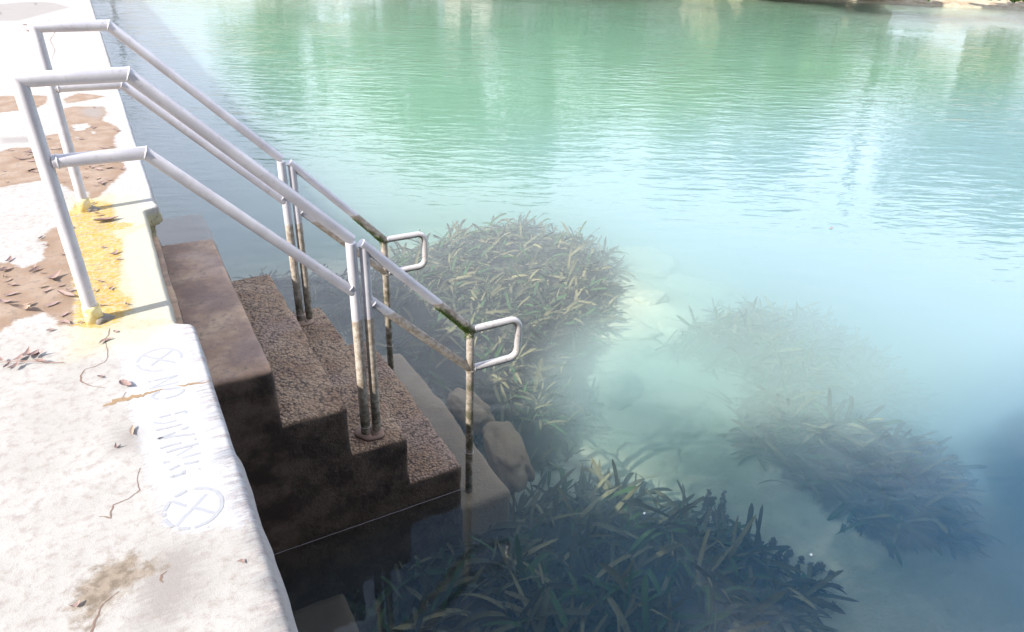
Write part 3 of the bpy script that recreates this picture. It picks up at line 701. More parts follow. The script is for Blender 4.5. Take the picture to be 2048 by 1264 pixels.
def weld(bm, p, n, R_, r=.0032, seg=30):
    n.normalize(); a = n.orthogonal().normalized(); b = n.cross(a); rings = []
    for i in range(seg):
        an = 2 * math.pi * i / seg; d = a * math.cos(an) + b * math.sin(an); c_ = p + d * R_; rr = r * (1 + .25 * math.sin(i * 2.7) + .15 * math.sin(i * 5.1)); ring = []
        for k in range(6):
            q = 2 * math.pi * k / 6; ring.append(bm.verts.new(c_ + (d * math.cos(q) + n * math.sin(q)) * rr))
        rings.append(ring)
    for i in range(seg):
        A, B = rings[i], rings[(i + 1) % seg]
        for k in range(6): bm.faces.new((A[k], A[(k + 1) % 6], B[(k + 1) % 6], B[k]))
RP = .0275
def handrail(y, label, moss_n, dx0=0.):
    root = empty('handrail', (0, y, 0)); tag(root, label, 'handrail')
    XB, HM, XA, XA2, X2 = .332, .696, 1.142, 1.207, 1.802
    ZR1, ZM1 = .178, -.103
    sl = (1 - ZR1) / (XA - XB)
    ZR1b = .140; Z2 = -.499; ZM2 = -.766; ZM1b = -.170
    V3 = lambda x, z: (x, y, z)
    top0 = V3(dx0, 1)
    # upper frame
    n1 = Vector((1, 0, -1)).normalized()
    d1 = (Vector(V3(XA, ZR1)) - Vector(V3(XB, 1))).normalized(); mit = (Vector((1, 0, 0)) + d1).normalized()
    tube('post', [V3(.0, -.02), top0], RP, MAT_PIPE, root, nxt=V3(XB, 1))
    tube('top_rail', [top0, V3(XB, 1), V3(XA + .004, ZR1)], RP, MAT_PIPE, root, prev=V3(0, -.02),
         welds=[(V3(XB, 1), mit, RP * 1.02)])
    dm = (Vector(V3(XA, ZM1)) - Vector(V3(XB, HM))).normalized(); mm = (Vector((1, 0, 0)) + dm).normalized()
    tube('middle_rail', [V3(.01, HM), V3(XB, HM), V3(XA - .012, ZM1)], RP * .94, MAT_PIPE, root,
         welds=[(V3(XB, HM), mm, RP * .96), (V3(RP * 1.02, HM), (1, 0, 0), RP * .97), (V3(XA - RP * .86, ZM1 + .028), dm, RP * .97)])
    tube('post', [V3(XA, -1.06), V3(XA, ZR1 - .015)], RP * .96, MAT_PIPE, root)
    # lower frame
    d2 = (Vector(V3(X2, Z2)) - Vector(V3(XA2, ZR1b))).normalized()
    tube('post', [V3(XA2, -1.06), V3(XA2, ZR1b - .01)], RP * .9, MAT_PIPE, root)
    tube('top_rail', [V3(XA2 - .016, ZR1b + .012), V3(X2 + .012, Z2 - .006)], RP * .93, MAT_PIPE, root, welds=[(V3(X2 - .004, Z2), (1, 0, 0), RP * .9)])
    dl = (Vector(V3(X2, ZM2)) - Vector(V3(XA2, ZM1b))).normalized()
    tube('middle_rail', [V3(XA2 + .008, ZM1b), V3(X2 - .01, ZM2 + .01)], RP * .88, MAT_PIPE, root, welds=[(V3(XA2 + RP * .95, ZM1b - .02), dl, RP * .9)])
    tube('post', [V3(X2, -2.1), V3(X2, Z2 - .012)], RP * .88, MAT_PIPE, root, welds=[(V3(X2, ZM2 - .01), (0, 0, 1), RP * .9)])
    # bent loop at the end
    XL = X2 + .322; rr = .062; pts = [V3(X2 + .012, Z2)]
    for a in range(0, 91, 10): pts.append(V3(XL - rr + rr * math.sin(R(a)), Z2 - rr + rr * math.cos(R(a))))
    for a in range(0, 91, 10): pts.append(V3(XL - rr + rr * math.cos(R(a)), ZM2 + rr - rr * math.sin(R(a))))
    pts.append(V3(X2 + .01, ZM2))
    tube('end_loop', pts, RP * .82, MAT_LOOP, root, 18, welds=[(V3(X2 + RP * .9, ZM2), (1, 0, 0), RP * .84), (V3(X2 + RP * .9, Z2), (1, 0, 0), RP * .84)])
    # sleeve at the deck
    bm = bmesh.new(); tube_bm(bm, [V3(0, -.01), V3(0, .060), V3(0, .075)], .0345, 26, rn=lambda i, a: (1.06, 1, .97)[i] * (1 + .015 * math.sin(a * 3 + i)))
    for f in bm.faces: f.smooth = True
    from_bm('base_sleeve', bm, MAT_COLLAR, root)
    bm = bmesh.new(); tube_bm(bm, [V3(.03, -.01), V3(.034, .012), V3(.036, .018)], .040, 22, rn=lambda i, a: (1.15, 1.0, .7)[i] * (1 + .16 * math.sin(a * 3 + y) + .1 * math.sin(a * 7)))
    for f in bm.faces: f.smooth = True
    from_bm('mortar_lump', bm, MAT_MORTAR, root)
    # mortar socket and wire ties of the middle pair of posts
    bm = bmesh.new(); xc = (XA + XA2) / 2 - .01
    tube_bm(bm, [V3(xc, -1.06), V3(xc, -1.016), V3(xc, -1.009), V3(xc, -1.013)], .078, 40, rn=lambda i, a: (1.1, 1.0, .88, .5)[i] * (1 + .10 * math.sin(a * 2 + y) + .05 * math.sin(a * 5 + 1)))
    for f in bm.faces: f.smooth = True
    from_bm('mortar_socket', bm, MAT_STEP, root)
    bm = bmesh.new(); weld(bm, Vector(V3(XA, -.965)), Vector((.1, .1, 1)), RP * 1.05, .0022, 36); from_bm('wire_tie', bm, MAT_WIRE, root)
    bm = bmesh.new(); weld(bm, Vector(V3(X2, WATER + .14)), Vector((.12, 0, 1)), RP * .98, .0024, 36); from_bm('wire_tie', bm, MAT_WIRE, root)
    # moss under the lower top rail and around its joint
    r_ = random.Random(int(y * 10) + 3); V = []; F = []
    for k in range(moss_n):
        t = 1 - r_.random() ** 1.6 * .34; base_ = Vector(V3(XA2, ZR1b)).lerp(Vector(V3(X2, Z2)), t)
        an = r_.gauss(0, .75 + .6 * (t > .93)); up_ = Vector((-d2.z, 0, d2.x)); up_ = up_ if up_.z > 0 else -up_
        dr = -up_ * math.cos(an) + Vector((0, 1, 0)) * math.sin(an)
        if t > .985: base_ = base_ + Vector((r_.uniform(-.012, .02), 0, r_.uniform(-.035, .0)))
        p = base_ + dr * RP * .9; h_ = r_.uniform(.003, .008) * (1 + .6 * (t > .9)); w_ = r_.uniform(.002, .004)
        tt = Vector((r_.uniform(-1, 1), r_.uniform(-1, 1), r_.uniform(-1, 1))).normalized() * w_; o_ = len(V)
        V += [p - tt, p + tt, p + dr * h_ + tt.cross(dr), p - tt.cross(dr)]; F += [(o_, o_ + 1, o_ + 2), (o_ + 1, o_ + 3, o_ + 2), (o_ + 3, o_, o_ + 2)]
    o = link_mesh('moss', mesh('moss', V, F, MAT_MOSS), root); tag(o, kind='stuff')
    return root
handrail(0., 'near pipe handrail with mossy lower joint, rising from the near sleeve on the deck', 1800, -.02)
handrail(1.4406, 'far pipe handrail beside the far ends of the steps, behind the other rail', 900, -.004)

# ------------------------------------------------------------------ rocks under water
def rock(loc, sx, sy, sz, seed, rotz, label):
    bm = bmesh.new(); bmesh.ops.create_icosphere(bm, subdivisions=4, radius=1)
    for v in bm.verts:
        n = v.co.normalized(); d = 1 + .30 * mnoise.noise(n * 1.5 + Vector((seed, 0, 0))) + .15 * mnoise.noise(n * 3.1 + Vector((0, seed, 0))) + .06 * mnoise.noise(n * 8)
        q = Vector([math.copysign(abs(a) ** .75, a) for a in n]) * d
        v.co = Vector((q.x * sx, q.y * sy, q.z * sz))
    for f in bm.faces: f.smooth = True
    o = from_bm('submerged_rock', bm, MAT_ROCK if 'step' in label else MAT_PALE_ROCK); o.location = loc; o.rotation_euler.z = rotz
    tag(o, label, 'rock', 'rocks on the river bed'); return o
ZR = -2.14
MAT_PALE_ROCK = simple('silt_covered_rock', (.44, .42, .30), .9, (.30, .29, .20), 3)
rk = [
    ((1014, 900), -1.88, .14, .31, .13, -.2, 'large brown rock against the lowest submerged step, near the water end post'),
    ((940, 812), -1.93, .12, .26, .11, .1, 'flat brown rock half hidden by grass at the outer edge of the submerged step'),
    ((1371, 765), ZR, .23, .26, .16, .4, 'large pale rounded rock in the clear middle of the channel'),
    ((1348, 648), ZR, .20, .18, .12, .9, 'small pale rock touching the left tip of the right weed bed'),
    ((1256, 657), ZR, .34, .17, .12, -.5, 'long flat pale rock between the two farther weed beds'),
    ((1226, 735), ZR, .24, .30, .15, .2, 'dark edged rounded rock beside the right edge of the middle weed bed'),
    ((1198, 890), ZR, .18, .22, .14, .2, 'rounded greenish rock between the middle and near weed beds'),
    ((1311, 872), ZR, .24, .26, .12, 1.0, 'broad faint rock left of the ring ripples'),
    ((1270, 515), -2.3, .50, .42, .22, -.3, 'big pale boulder right of the crown of the middle weed bed'),
    ((1400, 560), -2.3, .62, .30, .22, -.75, 'long pale slanting rock above the right weed bed'),
    ((1300, 600), -2.22, .22, .16, .10, .3, 'small rock below the big pale boulder'),
]
for k, ((px, py), z, sx, sy, sz, rz, lab) in enumerate(rk):
    p = at(px, py, z); z = z if 'step' in lab else float(H[np.searchsorted(xs, p.x) - 1, np.searchsorted(ys_, p.y) - 1]) + sz * .25; rock((p.x, p.y, z - sz * .45), sx, sy, sz * (1 if 'step' in lab else .75), 3.7 * k + 1, rz, lab)

# ------------------------------------------------------------------ seagrass
def blade(seed):
    """strap leaf, 1 long in x, arching; unit length scaled per copy"""
    r_ = random.Random(seed); n = 8; V = []; F = []
    arch = r_.uniform(.08, .55); side = r_.uniform(-.35, .35); wd = r_.uniform(.036, .056); tw = r_.uniform(-1.1, 1.1); p = Vector((0, 0, 0)); el = r_.uniform(.5, 1.1); hd = 0
    for i in range(n + 1):
        t = i / n
        d = Vector((math.cos(el) * math.cos(hd), math.cos(el) * math.sin(hd), math.sin(el)))
        s_ = Vector((-math.sin(hd), math.cos(hd), 0)); u_ = d.cross(s_); a = tw * t; s2 = s_ * math.cos(a) + u_ * math.sin(a); u2 = -s_ * math.sin(a) + u_ * math.cos(a)
        w_ = wd * min(1, .55 + 2.2 * t) * (1 if t < .72 else math.sqrt(max(0, 1 - ((t - .72) / .285) ** 2)))
        w_ *= 1 + .10 * r_.uniform(-1, 1)
        V += [p + s2 * w_, p - u2 * w_ * .22, p - s2 * w_]
        if i:
            b0 = 3 * (i - 1); F += [(b0, b0 + 1, b0 + 4, b0 + 3), (b0 + 1, b0 + 2, b0 + 5, b0 + 4)]
        p = p + d / n; el -= arch * 1.7 / n * (1 + t * 1.2); hd += side / n
    return [tuple(v) for v in V], F
NV = 24
BL = [blade(100 + i) for i in range(NV)]
TINT = [rng.random() * .7 if i % 5 else .95 for i in range(NV)]
BM = []
for i, (V, F) in enumerate(BL):
    me = mesh('seagrass_leaf', V, F, MAT_BLADE); attr(me, 'tint', [TINT[i]] * len(V)); BM.append(me)
BA = [np.array(V) for V, F in BL]; BF = [np.array(F) for V, F in BL]
def bed_z(x, y):
    i = np.searchsorted(xs, x) - 1; j = np.searchsorted(ys_, y) - 1; return float(H[i, j])
def in_poly(poly, x, y): return float(sdf(poly, np.array([x]), np.array([y]))[0])
def weed(poly, n, lmin, lmax, seed, label, lean, lift=(0, .12), front=300, wdk=1.0):
    r_ = random.Random(seed); xs2 = [p.x for p in poly]; ys2 = [p.y for p in poly]
    ctr = Vector((sum(xs2) / len(xs2), sum(ys2) / len(ys2), 0)); root = empty('seagrass_bed', (ctr.x, ctr.y, bed_z(ctr.x, ctr.y))); tag(root, label, 'weed bed', 'seagrass beds')
    items = []; tries = 0
    while len(items) < n and tries < n * 30:
        tries += 1; x = r_.uniform(min(xs2), max(xs2)); y = r_.uniform(min(ys2), max(ys2)); s_ = in_poly(poly, x, y)
        if s_ > .03 + .12 * mnoise.noise(Vector((x * 3, y * 3, seed))): continue
        hd0 = r_.uniform(0, 6.283); mound = min(1, -s_ / .35 if s_ < 0 else 0)
        for k in range(r_.randint(4, 8)):
            L = r_.uniform(lmin, lmax); hd = hd0 + r_.gauss(0, 1.2) if r_.random() < .6 else lean + r_.gauss(0, .7)
            z = bed_z(x, y) - .02 + r_.uniform(*lift) * (.3 + mound)
            z = min(z, WATER - .07 - L * .38)
            items.append((x + r_.gauss(0, .03), y + r_.gauss(0, .03), z, hd, r_.gauss(-.42, .26), r_.gauss(0, .3), L, r_.randrange(NV)))
    c0 = Vector(CAM['loc'])
    items.sort(key=lambda t: (Vector(t[:3]) - c0).length - t[2] * 6)
    AV = []; AF = []; AT = []; off = 0
    for k, (x, y, z, hd, pt, rl, L, v) in enumerate(items):
        Mx = Matrix.Translation((x, y, z)) @ Matrix.Rotation(hd, 4, 'Z') @ Matrix.Rotation(-pt, 4, 'Y') @ Matrix.Rotation(rl, 4, 'X') @ Matrix.Diagonal((L, L * wdk, L, 1))
        if k < front:
            o = bpy.data.objects.new('leaf', BM[v]); col.objects.link(o); o.parent = root; o.matrix_local = Matrix.Translation(-Vector(root.location)) @ Mx
        else:
            A = np.array(Mx); P_ = BA[v] @ A[:3, :3].T + A[:3, 3] - np.array(root.location); AV.append(P_); AF.append(BF[v] + off); AT += [TINT[v]] * len(P_); off += len(P_)
    if AV:
        V = np.concatenate(AV); F = np.concatenate(AF)
        me = mesh('leaves', V.tolist(), F.tolist(), MAT_BLADE); attr(me, 'tint', AT)
        o = bpy.data.objects.new('leaf_mass', me); col.objects.link(o); o.parent = root; tag(o, kind='stuff')
    return root
weed(BEDS['near'], 1600, .16, .40, 1, 'dark seagrass bed nearest the camera, at the bottom right of the stairs', .4, (0, .22))
weed(BEDS['middle'], 2900, .15, .34, 2, 'large seagrass bed behind the two end loops of the handrails', .3, (0, .13))
weed(BEDS['right'], 2200, .15, .34, 3, 'hazy seagrass bed across the clear channel, right of the pale rocks', -.2, (0, .12))
weed(BEDS['far'], 1100, .17, .38, 4, 'bluish seagrass bed at the lower right, under cloud reflections', -.9, (0, .09))
weed(BEDS['lee'], 500, .16, .28, 5, 'small dim seagrass bed in the shade beyond the far handrail posts', .2, (0, .1))

# feathery algae tufts on the outer edge of the near bed
for k, (px, py, s_, lab) in enumerate([(1430, 975, .12, 'brown feathery algae tuft at the top edge of the near seagrass bed'), (1455, 1010, .16, 'low feathery algae right of the topmost tuft'), (1500, 1050, .2, 'dim feathery algae at the outer edge of the near bed'),
                                       (1560, 1080, .24, 'feathery algae tuft left of the floating white petal'), (1620, 1110, .22, 'feathery algae under the floating white petal'), (1640, 1190, .26, 'feathery algae tuft at the far lower right of the near bed')]):
    p = at(px, py, -2.05); zb = bed_z(p.x, p.y); V = []; F = []; r_ = random.Random(k + 50)
    for st in range(7):
        ba = Vector((r_.gauss(0, s_ * .35), r_.gauss(0, s_ * .35), 0)); hh = r_.uniform(.5, 1) * (-2.10 - zb); ln = Vector((r_.gauss(0, .15), r_.gauss(0, .15), 1))
        for q in range(70):
            t = r_.random() ** .7; c_ = ba + ln * hh * t; rad_ = .024 * (1 - .4 * t) + .008
            d = Vector((r_.gauss(0, 1), r_.gauss(0, 1), r_.gauss(.3, 1))).normalized(); e = c_ + d * rad_ * r_.uniform(.5, 1.2); s2 = d.orthogonal().normalized() * r_.uniform(.003, .007); o_ = len(V)
            V += [c_ - s2, c_ + s2, e + s2 * .6, e - s2 * .6]; F.append((o_, o_ + 1, o_ + 2, o_ + 3))
    o = link_mesh('algae_tuft', mesh('algae_tuft', V, F, MAT_ALGAE)); o.location = (p.x, p.y, zb); tag(o, lab, 'algae')

# ------------------------------------------------------------------ dry leaves on the deck
def dry_leaf(seed, curl=1.0):
    """unit-length curled leaflet along x with pointed ends and a raised midrib"""
    r_ = random.Random(seed); n = 9; V = []; F = []; wd = r_.uniform(.13, .20); cz = r_.uniform(.05, .22) * curl; fold = r_.uniform(.15, .9) * curl; bend = r_.uniform(-.22, .22)
    for i in range(n + 1):
        t = i / n; w_ = wd * math.sin(math.pi * min(1, t * 1.05 + .02)) ** .7 * (1 + .1 * r_.uniform(-1, 1)) if 0 < i < n else .006
        cx = t - .5; cy_ = bend * math.sin(math.pi * t); z = .02 + cz * abs(2 * t - 1) ** 2 + .01 * r_.uniform(-1, 1)
        for k, s_ in enumerate((-1, -.5, 0, .5, 1)):
            V.append((cx, cy_ + s_ * w_ * math.cos(fold * abs(s_)), z + w_ * abs(s_) ** 1.5 * math.sin(fold) * 1.1 + .006 * r_.uniform(-1, 1)))
        if i:
            for k in range(4): b0 = 5 * (i - 1) + k; F.append((b0, b0 + 1, b0 + 6, b0 + 5))
    o_ = len(V); V += [(-.5, .0, .02 + cz), (-.62, bend * .2, .05 + cz * .6), (-.62, bend * .2 + .012, .05 + cz * .6), (-.5, .015, .02 + cz)]; F.append((o_, o_ + 1, o_ + 2, o_ + 3))
    return V, F
LV = [mesh('fallen_leaf', *dry_leaf(300 + i, 1.0 if i % 3 else 1.6), MAT_LEAF) for i in range(14)]
c3 = lambda x, y: (x / 3.83, 430 + y / 3.83)
c6 = lambda x, y: (x / 4.8625, 180 + y / 4.8625)
c4 = lambda x, y: (x / 2.025, 640 + y / 2.025)
c1 = lambda x, y: (x / 3.95, y / 3.95)
G1 = 'fallen leaves on the tan stain left of the near post'; G2 = 'fallen leaves on the yellow paint'; G3 = 'fallen leaves on the stain round the far post'; G4 = 'leaf scraps on the bare pale deck'
A1 = 'small dry brown leaf lying in the loose scatter on the tan stain, left edge'; A2 = 'small dark leaf scrap lying on the worn yellow paint'
A3 = 'small dry leaf in the loose scatter on the tan stain beyond the rails'; A4 = 'tiny dark leaf scrap lying on the bare pale concrete'
leaves = []
def add(c_, g_, lab, *segs):
    for s_ in segs: leaves.append((c_(s_[0], s_[1]), c_(s_[2], s_[3]), g_, s_[4] if len(s_) > 4 else lab))
add(c3, G1, A1, (35, 370, 85, 332, 'leaf at the tip of the pale notch above the left leaf cluster'), (0, 400, 50, 405), (5, 445, 80, 408, 'broad curled leaf, uppermost of the cluster at the left picture edge'), (30, 472, 62, 476), (10, 520, 85, 490), (60, 545, 130, 545, 'curled leaf folded open, in the middle of the left cluster'),
    (20, 630, 140, 605, 'long thin leaf on the left side of the tan stain'), (0, 655, 112, 672), (135, 705, 262, 678, 'long flat leaf on the lower tan stain, above the curled one'), (105, 745, 238, 760, 'curled leaf with a long tip at the lower border of the tan stain'),
    (222, 410, 275, 393), (225, 447, 322, 412, 'straight narrow leaf at the upper middle of the tan stain'), (312, 455, 345, 448), (400, 525, 480, 460, 'largest curled leaf left of the near post'), (290, 568, 365, 548), (435, 555, 495, 535), (335, 605, 395, 573, 'two toned leaf with a pale rim left of the near post'),
    (348, 712, 447, 672, 'slanting leaf left of the foot of the near post'), (510, 582, 590, 575), (450, 600, 585, 640, 'ragged pale and brown leaf touching the yellow paint left of the near post'), (460, 792, 525, 752), (445, 830, 540, 845, 'crumpled leaf just left of the yellow sleeve'), (295, 190, 335, 165, 'lone leaf on the upper left rim of the tan stain'), (330, 235, 355, 235), (460, 308, 508, 308))
add(c3, G2, A2, (700, 600, 730, 575), (735, 712, 822, 700, 'flat dark leaf on yellow paint right of the near post foot'), (775, 255, 812, 250), (832, 312, 902, 284, 'large upright curled leaf on the yellow paint between the posts'), (875, 345, 935, 340), (845, 585, 875, 555, 'dark crumpled scrap at the right of the yellow paint'), (975, 685, 988, 690),
    (722, 65, 918, 30, 'long forked leaf across the upper yellow paint'), (545, 90, 570, 105), (600, 835, 640, 825), (750, 515, 790, 520))
add(c3, G4, A4, (358, 895, 425, 880), (765, 995, 875, 950, 'slanting leaf on white concrete right of the near post foot'), (875, 895, 900, 902))
add(c6, G3, A3, (75, 600, 145, 590), (230, 625, 330, 590), (240, 640, 320, 625), (125, 680, 285, 660), (255, 690, 360, 690), (310, 660, 355, 655), (270, 800, 380, 760, 'leaf with a pale stalk left of the near post, middle height'), (285, 800, 365, 810), (25, 795, 40, 798), (60, 895, 75, 900), (450, 482, 500, 478), (475, 578, 530, 580), (545, 588, 615, 572), (580, 543, 610, 543),
    (600, 620, 650, 618), (630, 780, 690, 782), (690, 882, 720, 880), (605, 905, 625, 900), (755, 483, 835, 478), (700, 378, 735, 378), (895, 382, 950, 360), (1085, 380, 1125, 380), (1115, 400, 1175, 400), (960, 575, 1060, 570), (1050, 560, 1125, 552), (880, 775, 940, 745), (920, 775, 1000, 785), (1000, 775, 1120, 762), (1145, 782, 1205, 762), (1060, 705, 1190, 695),
    (820, 770, 855, 768), (925, 875, 970, 855), (985, 935, 1040, 895), (1030, 885, 1095, 880), (950, 910, 990, 900), (815, 860, 855, 845), (920, 940, 945, 935), (150, 158, 190, 158), (350, 160, 372, 160), (905, 175, 930, 175), (935, 740, 1000, 730))
add(c6, G2, A2, (875, 1120, 935, 1093, 'leaf sticking up against the foot of the far post'), (905, 1195, 975, 1200, 'crumpled leaf beside the foot of the far post'), (940, 1230, 1020, 1212))
add(c4, G4, A4, (490, 258, 535, 275, 'broad reddish leaf on white paint above the chipped patch'), (285, 1165, 328, 1145, 'grey brown leaf at the left tip of the brown gritty patch'), (478, 508, 490, 513), (965, 985, 985, 992), (400, 236, 410, 238), (545, 435, 542, 472, 'short dark twig like leaf beside the stencilled letters'))
add(c1, G4, A4, (275, 35, 295, 38), (0, 100, 5, 110), (370, 165, 400, 163), (180, 200, 230, 198), (205, 245, 260, 250))
ZONE = {A1: 'on tan stain left of near post', A2: 'on worn yellow paint', A3: 'on stained deck beyond middle rail', A4: 'on bare pale concrete'}
seen = {}; full = []
for a, b, g_, lab in leaves:
    if lab in ZONE:
        ln = math.hypot(a[0] - b[0], a[1] - b[1]); sz_ = 'tiny' if ln < 8 else 'short' if ln < 14 else 'medium' if ln < 21 else 'long'
        sl = (b[1] - a[1]) / max(1, abs(b[0] - a[0])); ori = 'lying level' if abs(sl) < .12 else 'slanting up' if sl < 0 else 'slanting down'
        hx = 'left' if a[0] < 45 else 'middle' if a[0] < 150 else 'right'; 
        hy = 'upper' if (a[1] < 262 if lab == A3 else a[1] < 500 if lab == A2 else a[1] < 540 if lab == A1 else a[1] < 400) else 'centre' if lab == A3 and a[1] < 330 else 'lower'
        lab = '%s dry leaf %s %s, %s %s' % (sz_, ori, ZONE[lab], hy, hx)
    full.append((a, b, g_, lab))
leaves = full
for k, (a, b, g_, lab) in enumerate(leaves):
    A, B = at(*a), at(*b); d = B - A; L = max(.022, d.length) * 1.08
    L = min(L, .16)
    o = bpy.data.objects.new('fallen_leaf', LV[rng.randrange(len(LV))]); col.objects.link(o)
    o.location = (A + B) / 2 + Vector((0, 0, .003)); o.rotation_euler = (rng.uniform(-.2, .2), 0, math.atan2(d.y, d.x) + (math.pi if rng.random() < .5 else 0))
    big_ = 'large' in lab or 'curled' in lab or 'broad' in lab
    o.scale = (L, max(L, .045) * (1.5 if big_ else 1.1), max(L, .04) * (1.2 if big_ else .8))
    tag(o, lab, 'leaf', g_)
# compound leaf: stalk with leaflets
A, B = at(-6, 731), at(128, 727); root = empty('compound_leaf', tuple(A)); tag(root, 'dry compound leaf with paired leaflets on a long stalk, left edge of the deck', 'leaf')
bm = bmesh.new(); tube_bm(bm, [A.lerp(B, t) + Vector((0, 0, .012 + .006 * math.sin(t * 5))) for t in [i / 10 for i in range(11)]], .0016, 6)
from_bm('stalk', bm, simple('dry_stalk', (.30, .18, .14), .7), root)
for k, ((ax, ay), (bx, by)) in enumerate([((28, 728), (48, 712)), ((50, 722), (62, 703)), ((62, 720), (80, 706)), ((66, 722), (94, 710)), ((8, 742), (24, 729)), ((18, 745), (40, 730)), ((44, 733), (56, 729)), ((70, 727), (98, 727)), ((0, 722), (4, 731)), ((30, 738), (45, 732)), ((55, 716), (70, 709))]):
    P0, P1 = at(ax, ay), at(bx, by); d = P1 - P0; L = d.length
    o = bpy.data.objects.new('leaflet', LV[k % len(LV)]); col.objects.link(o); o.parent = root; o.location = (P0 + P1) / 2 - A + Vector((0, 0, .008 + .002 * (k % 3))); o.rotation_euler = (0, 0, math.atan2(d.y, d.x)); o.scale = (L, L * 1.3, L)

# floating bits
for (px, py, s_, lab, mt) in [(1663, 456, .10, 'small dark leaf floating alone on the open water', MAT_LEAF), (1624, 1110, .022, 'tiny white petal floating above the feathery algae', None), (1290, 1027, .02, 'tiny white petal floating above the near seagrass bed', None)]:
    p = at(px, py, WATER + .004); me = LV[2] if mt else mesh('petal', *dry_leaf(77), simple('white_petal', (.75, .75, .7), .6))
    o = bpy.data.objects.new('floating_leaf' if mt else 'petal', me); col.objects.link(o); o.location = p; o.scale = (s_, s_ * (1 if mt else 2), s_ * .3); o.rotation_euler.z = .3; tag(o, lab, 'leaf' if mt else 'petal')

# ------------------------------------------------------------------ far bank, seen mirrored in the water
def crown_material(name, c1_, c2_):
    mt, nt, b, o = mat(name); t = at_node(nt, 'tint'); nt.links.new(mix(nt, t, c1_, c2_), b.inputs['Base Color']); b.inputs['Roughness'].default_value = .6
    b.inputs['Subsurface Weight'].default_value = 0
    return mt
CM = [crown_material('foliage_deep', (.045, .10, .020), (.11, .19, .04)), crown_material('foliage_bright', (.08, .15, .025), (.16, .24, .055)), crown_material('foliage_blue_green', (.04, .10, .03), (.09, .18, .05))]
def bearing(az, dist): return Vector((CAM['loc'][0] + dist * math.sin(R(az)), CAM['loc'][1] + dist * math.cos(R(az)), 0))
def tree(az, dist, h, cr_, cm, seed, label, n=8000, low=.25, base_z=-.4):
    r_ = random.Random(seed); p = bearing(az, dist); root = empty('tree', (p.x, p.y, base_z)); tag(root, label, 'tree', 'trees along the far bank')
    bm = bmesh.new(); th = h * .55
    tube_bm(bm, [(0, 0, -.3), (.1, 0, th * .3), (-.05, .1, th * .65), (.1, 0, th)], .28 * h / 10, 10, rn=lambda i, a: (1.3, 1, .8, .5)[i])
    clumps = []
    for k in range(17):
        a = r_.uniform(0, 6.283); q = r_.uniform(.2, .95); zz_ = r_.uniform(low, .93); rad = cr_ * math.sin(math.pi * min(.97, .16 + zz_ * .8)) * q
        c_ = Vector((math.cos(a) * rad, math.sin(a) * rad, h * zz_)); clumps.append((c_, r_.uniform(.24, .42) * cr_))
        s0 = Vector((0, 0, th * r_.uniform(.4, .95))); mid = s0.lerp(c_, .5) + Vector((0, 0, .2)); tube_bm(bm, [s0, mid, c_], .09 * h / 10, 6, rn=lambda i, a: (1, .7, .3)[i])
    for f in bm.faces: f.smooth = True
    me = bpy.data.meshes.new('trunk'); bm.to_mesh(me); bm.free(); me.materials.append(MAT_BARK); o = bpy.data.objects.new('trunk', me); col.objects.link(o); o.parent = root
    N_ = n; cc = np.array([c_ for c_, _ in clumps]); rr = np.array([q for _, q in clumps]); g_ = np.random.default_rng(seed)
    k = g_.integers(0, len(clumps), N_); d = g_.normal(size=(N_, 3)); d /= np.linalg.norm(d, axis=1)[:, None]; P_ = cc[k] + d * (rr[k] * g_.uniform(.45, 1.08, N_))[:, None] * np.array([1, 1, .8])
    u_ = g_.normal(size=(N_, 3)); u_ /= np.linalg.norm(u_, axis=1)[:, None]; v_ = np.cross(u_, g_.normal(size=(N_, 3))); v_ /= np.linalg.norm(v_, axis=1)[:, None]; s_ = g_.uniform(.14, .30, N_)[:, None] * cr_ / 3.2
    V = np.stack([P_ - u_ * s_, P_ + v_ * s_ * .55, P_ + u_ * s_, P_ - v_ * s_ * .55], 1).reshape(-1, 3); F = np.arange(N_ * 4).reshape(-1, 4)
    me = mesh('crown', V.tolist(), F.tolist(), CM[cm], False); attr(me, 'tint', np.repeat(g_.uniform(0, 1, N_), 4))
    o = bpy.data.objects.new('crown', me); col.objects.link(o); o.parent = root
    return root
tree(12.3, 42, 5.6, 3.2, 1, 11, 'bright green tree at the left end of the far bank, reflected at the top left', 8000, .08)
tree(20.5, 42, 7.0, 3.3, 0, 12, 'dark tree right of the leftmost one on the far bank', 9000, .06)
tree(25.8, 40, 8.4, 4.3, 2, 13, 'tall bluish green tree in the middle of the far bank', 12000, .06)
tree(32.3, 41, 10.2, 4.3, 2, 14, 'tallest tree on the far bank, just right of the bluish green one', 12000, .06)
tree(38.2, 45, 6.4, 3.0, 1, 30, 'smaller tree right of the tallest one, in front of the building', 6000, .1)
tree(43.5, 44, 8.2, 3.9, 1, 15, 'bright green tree in front of the pale building', 9000, .16)
tree(49.2, 43, 8.5, 4.0, 0, 16, 'dark green tree between the building and the lamp mast', 9000, .06)
tree(60.8, 42, 7.9, 3.6, 1, 17, 'bright tree just right of the lamp mast', 9000, .06)
tree(66.5, 43, 9.0, 4.2, 0, 18, 'dark tree farthest right on the bank', 9000, .06)
tree(74, 43, 8.2, 3.6, 2, 19, 'bluish tree beyond the right edge of the view', 7000, .06)
for k, (az, h_, c_, lab) in enumerate([(19.0, 2.2, 0, 'low dark bush under the dark tree on the far bank'), (23.5, 2.6, 0, 'low bush left of the tall bluish tree'), (28.5, 2.4, 1, 'low bush at the foot of the tallest tree'), (52.5, 2.5, 1, 'bright bush just left of the lamp mast'), (56.8, 2.2, 0, 'dark bush at the foot of the lamp mast')]):
    o = tree(az, 39.5, h_, 1.9, c_, 70 + k, lab, 2500, .1); o.name = 'bush'; o['category'] = 'bush'; o['group'] = 'bushes along the far bank'
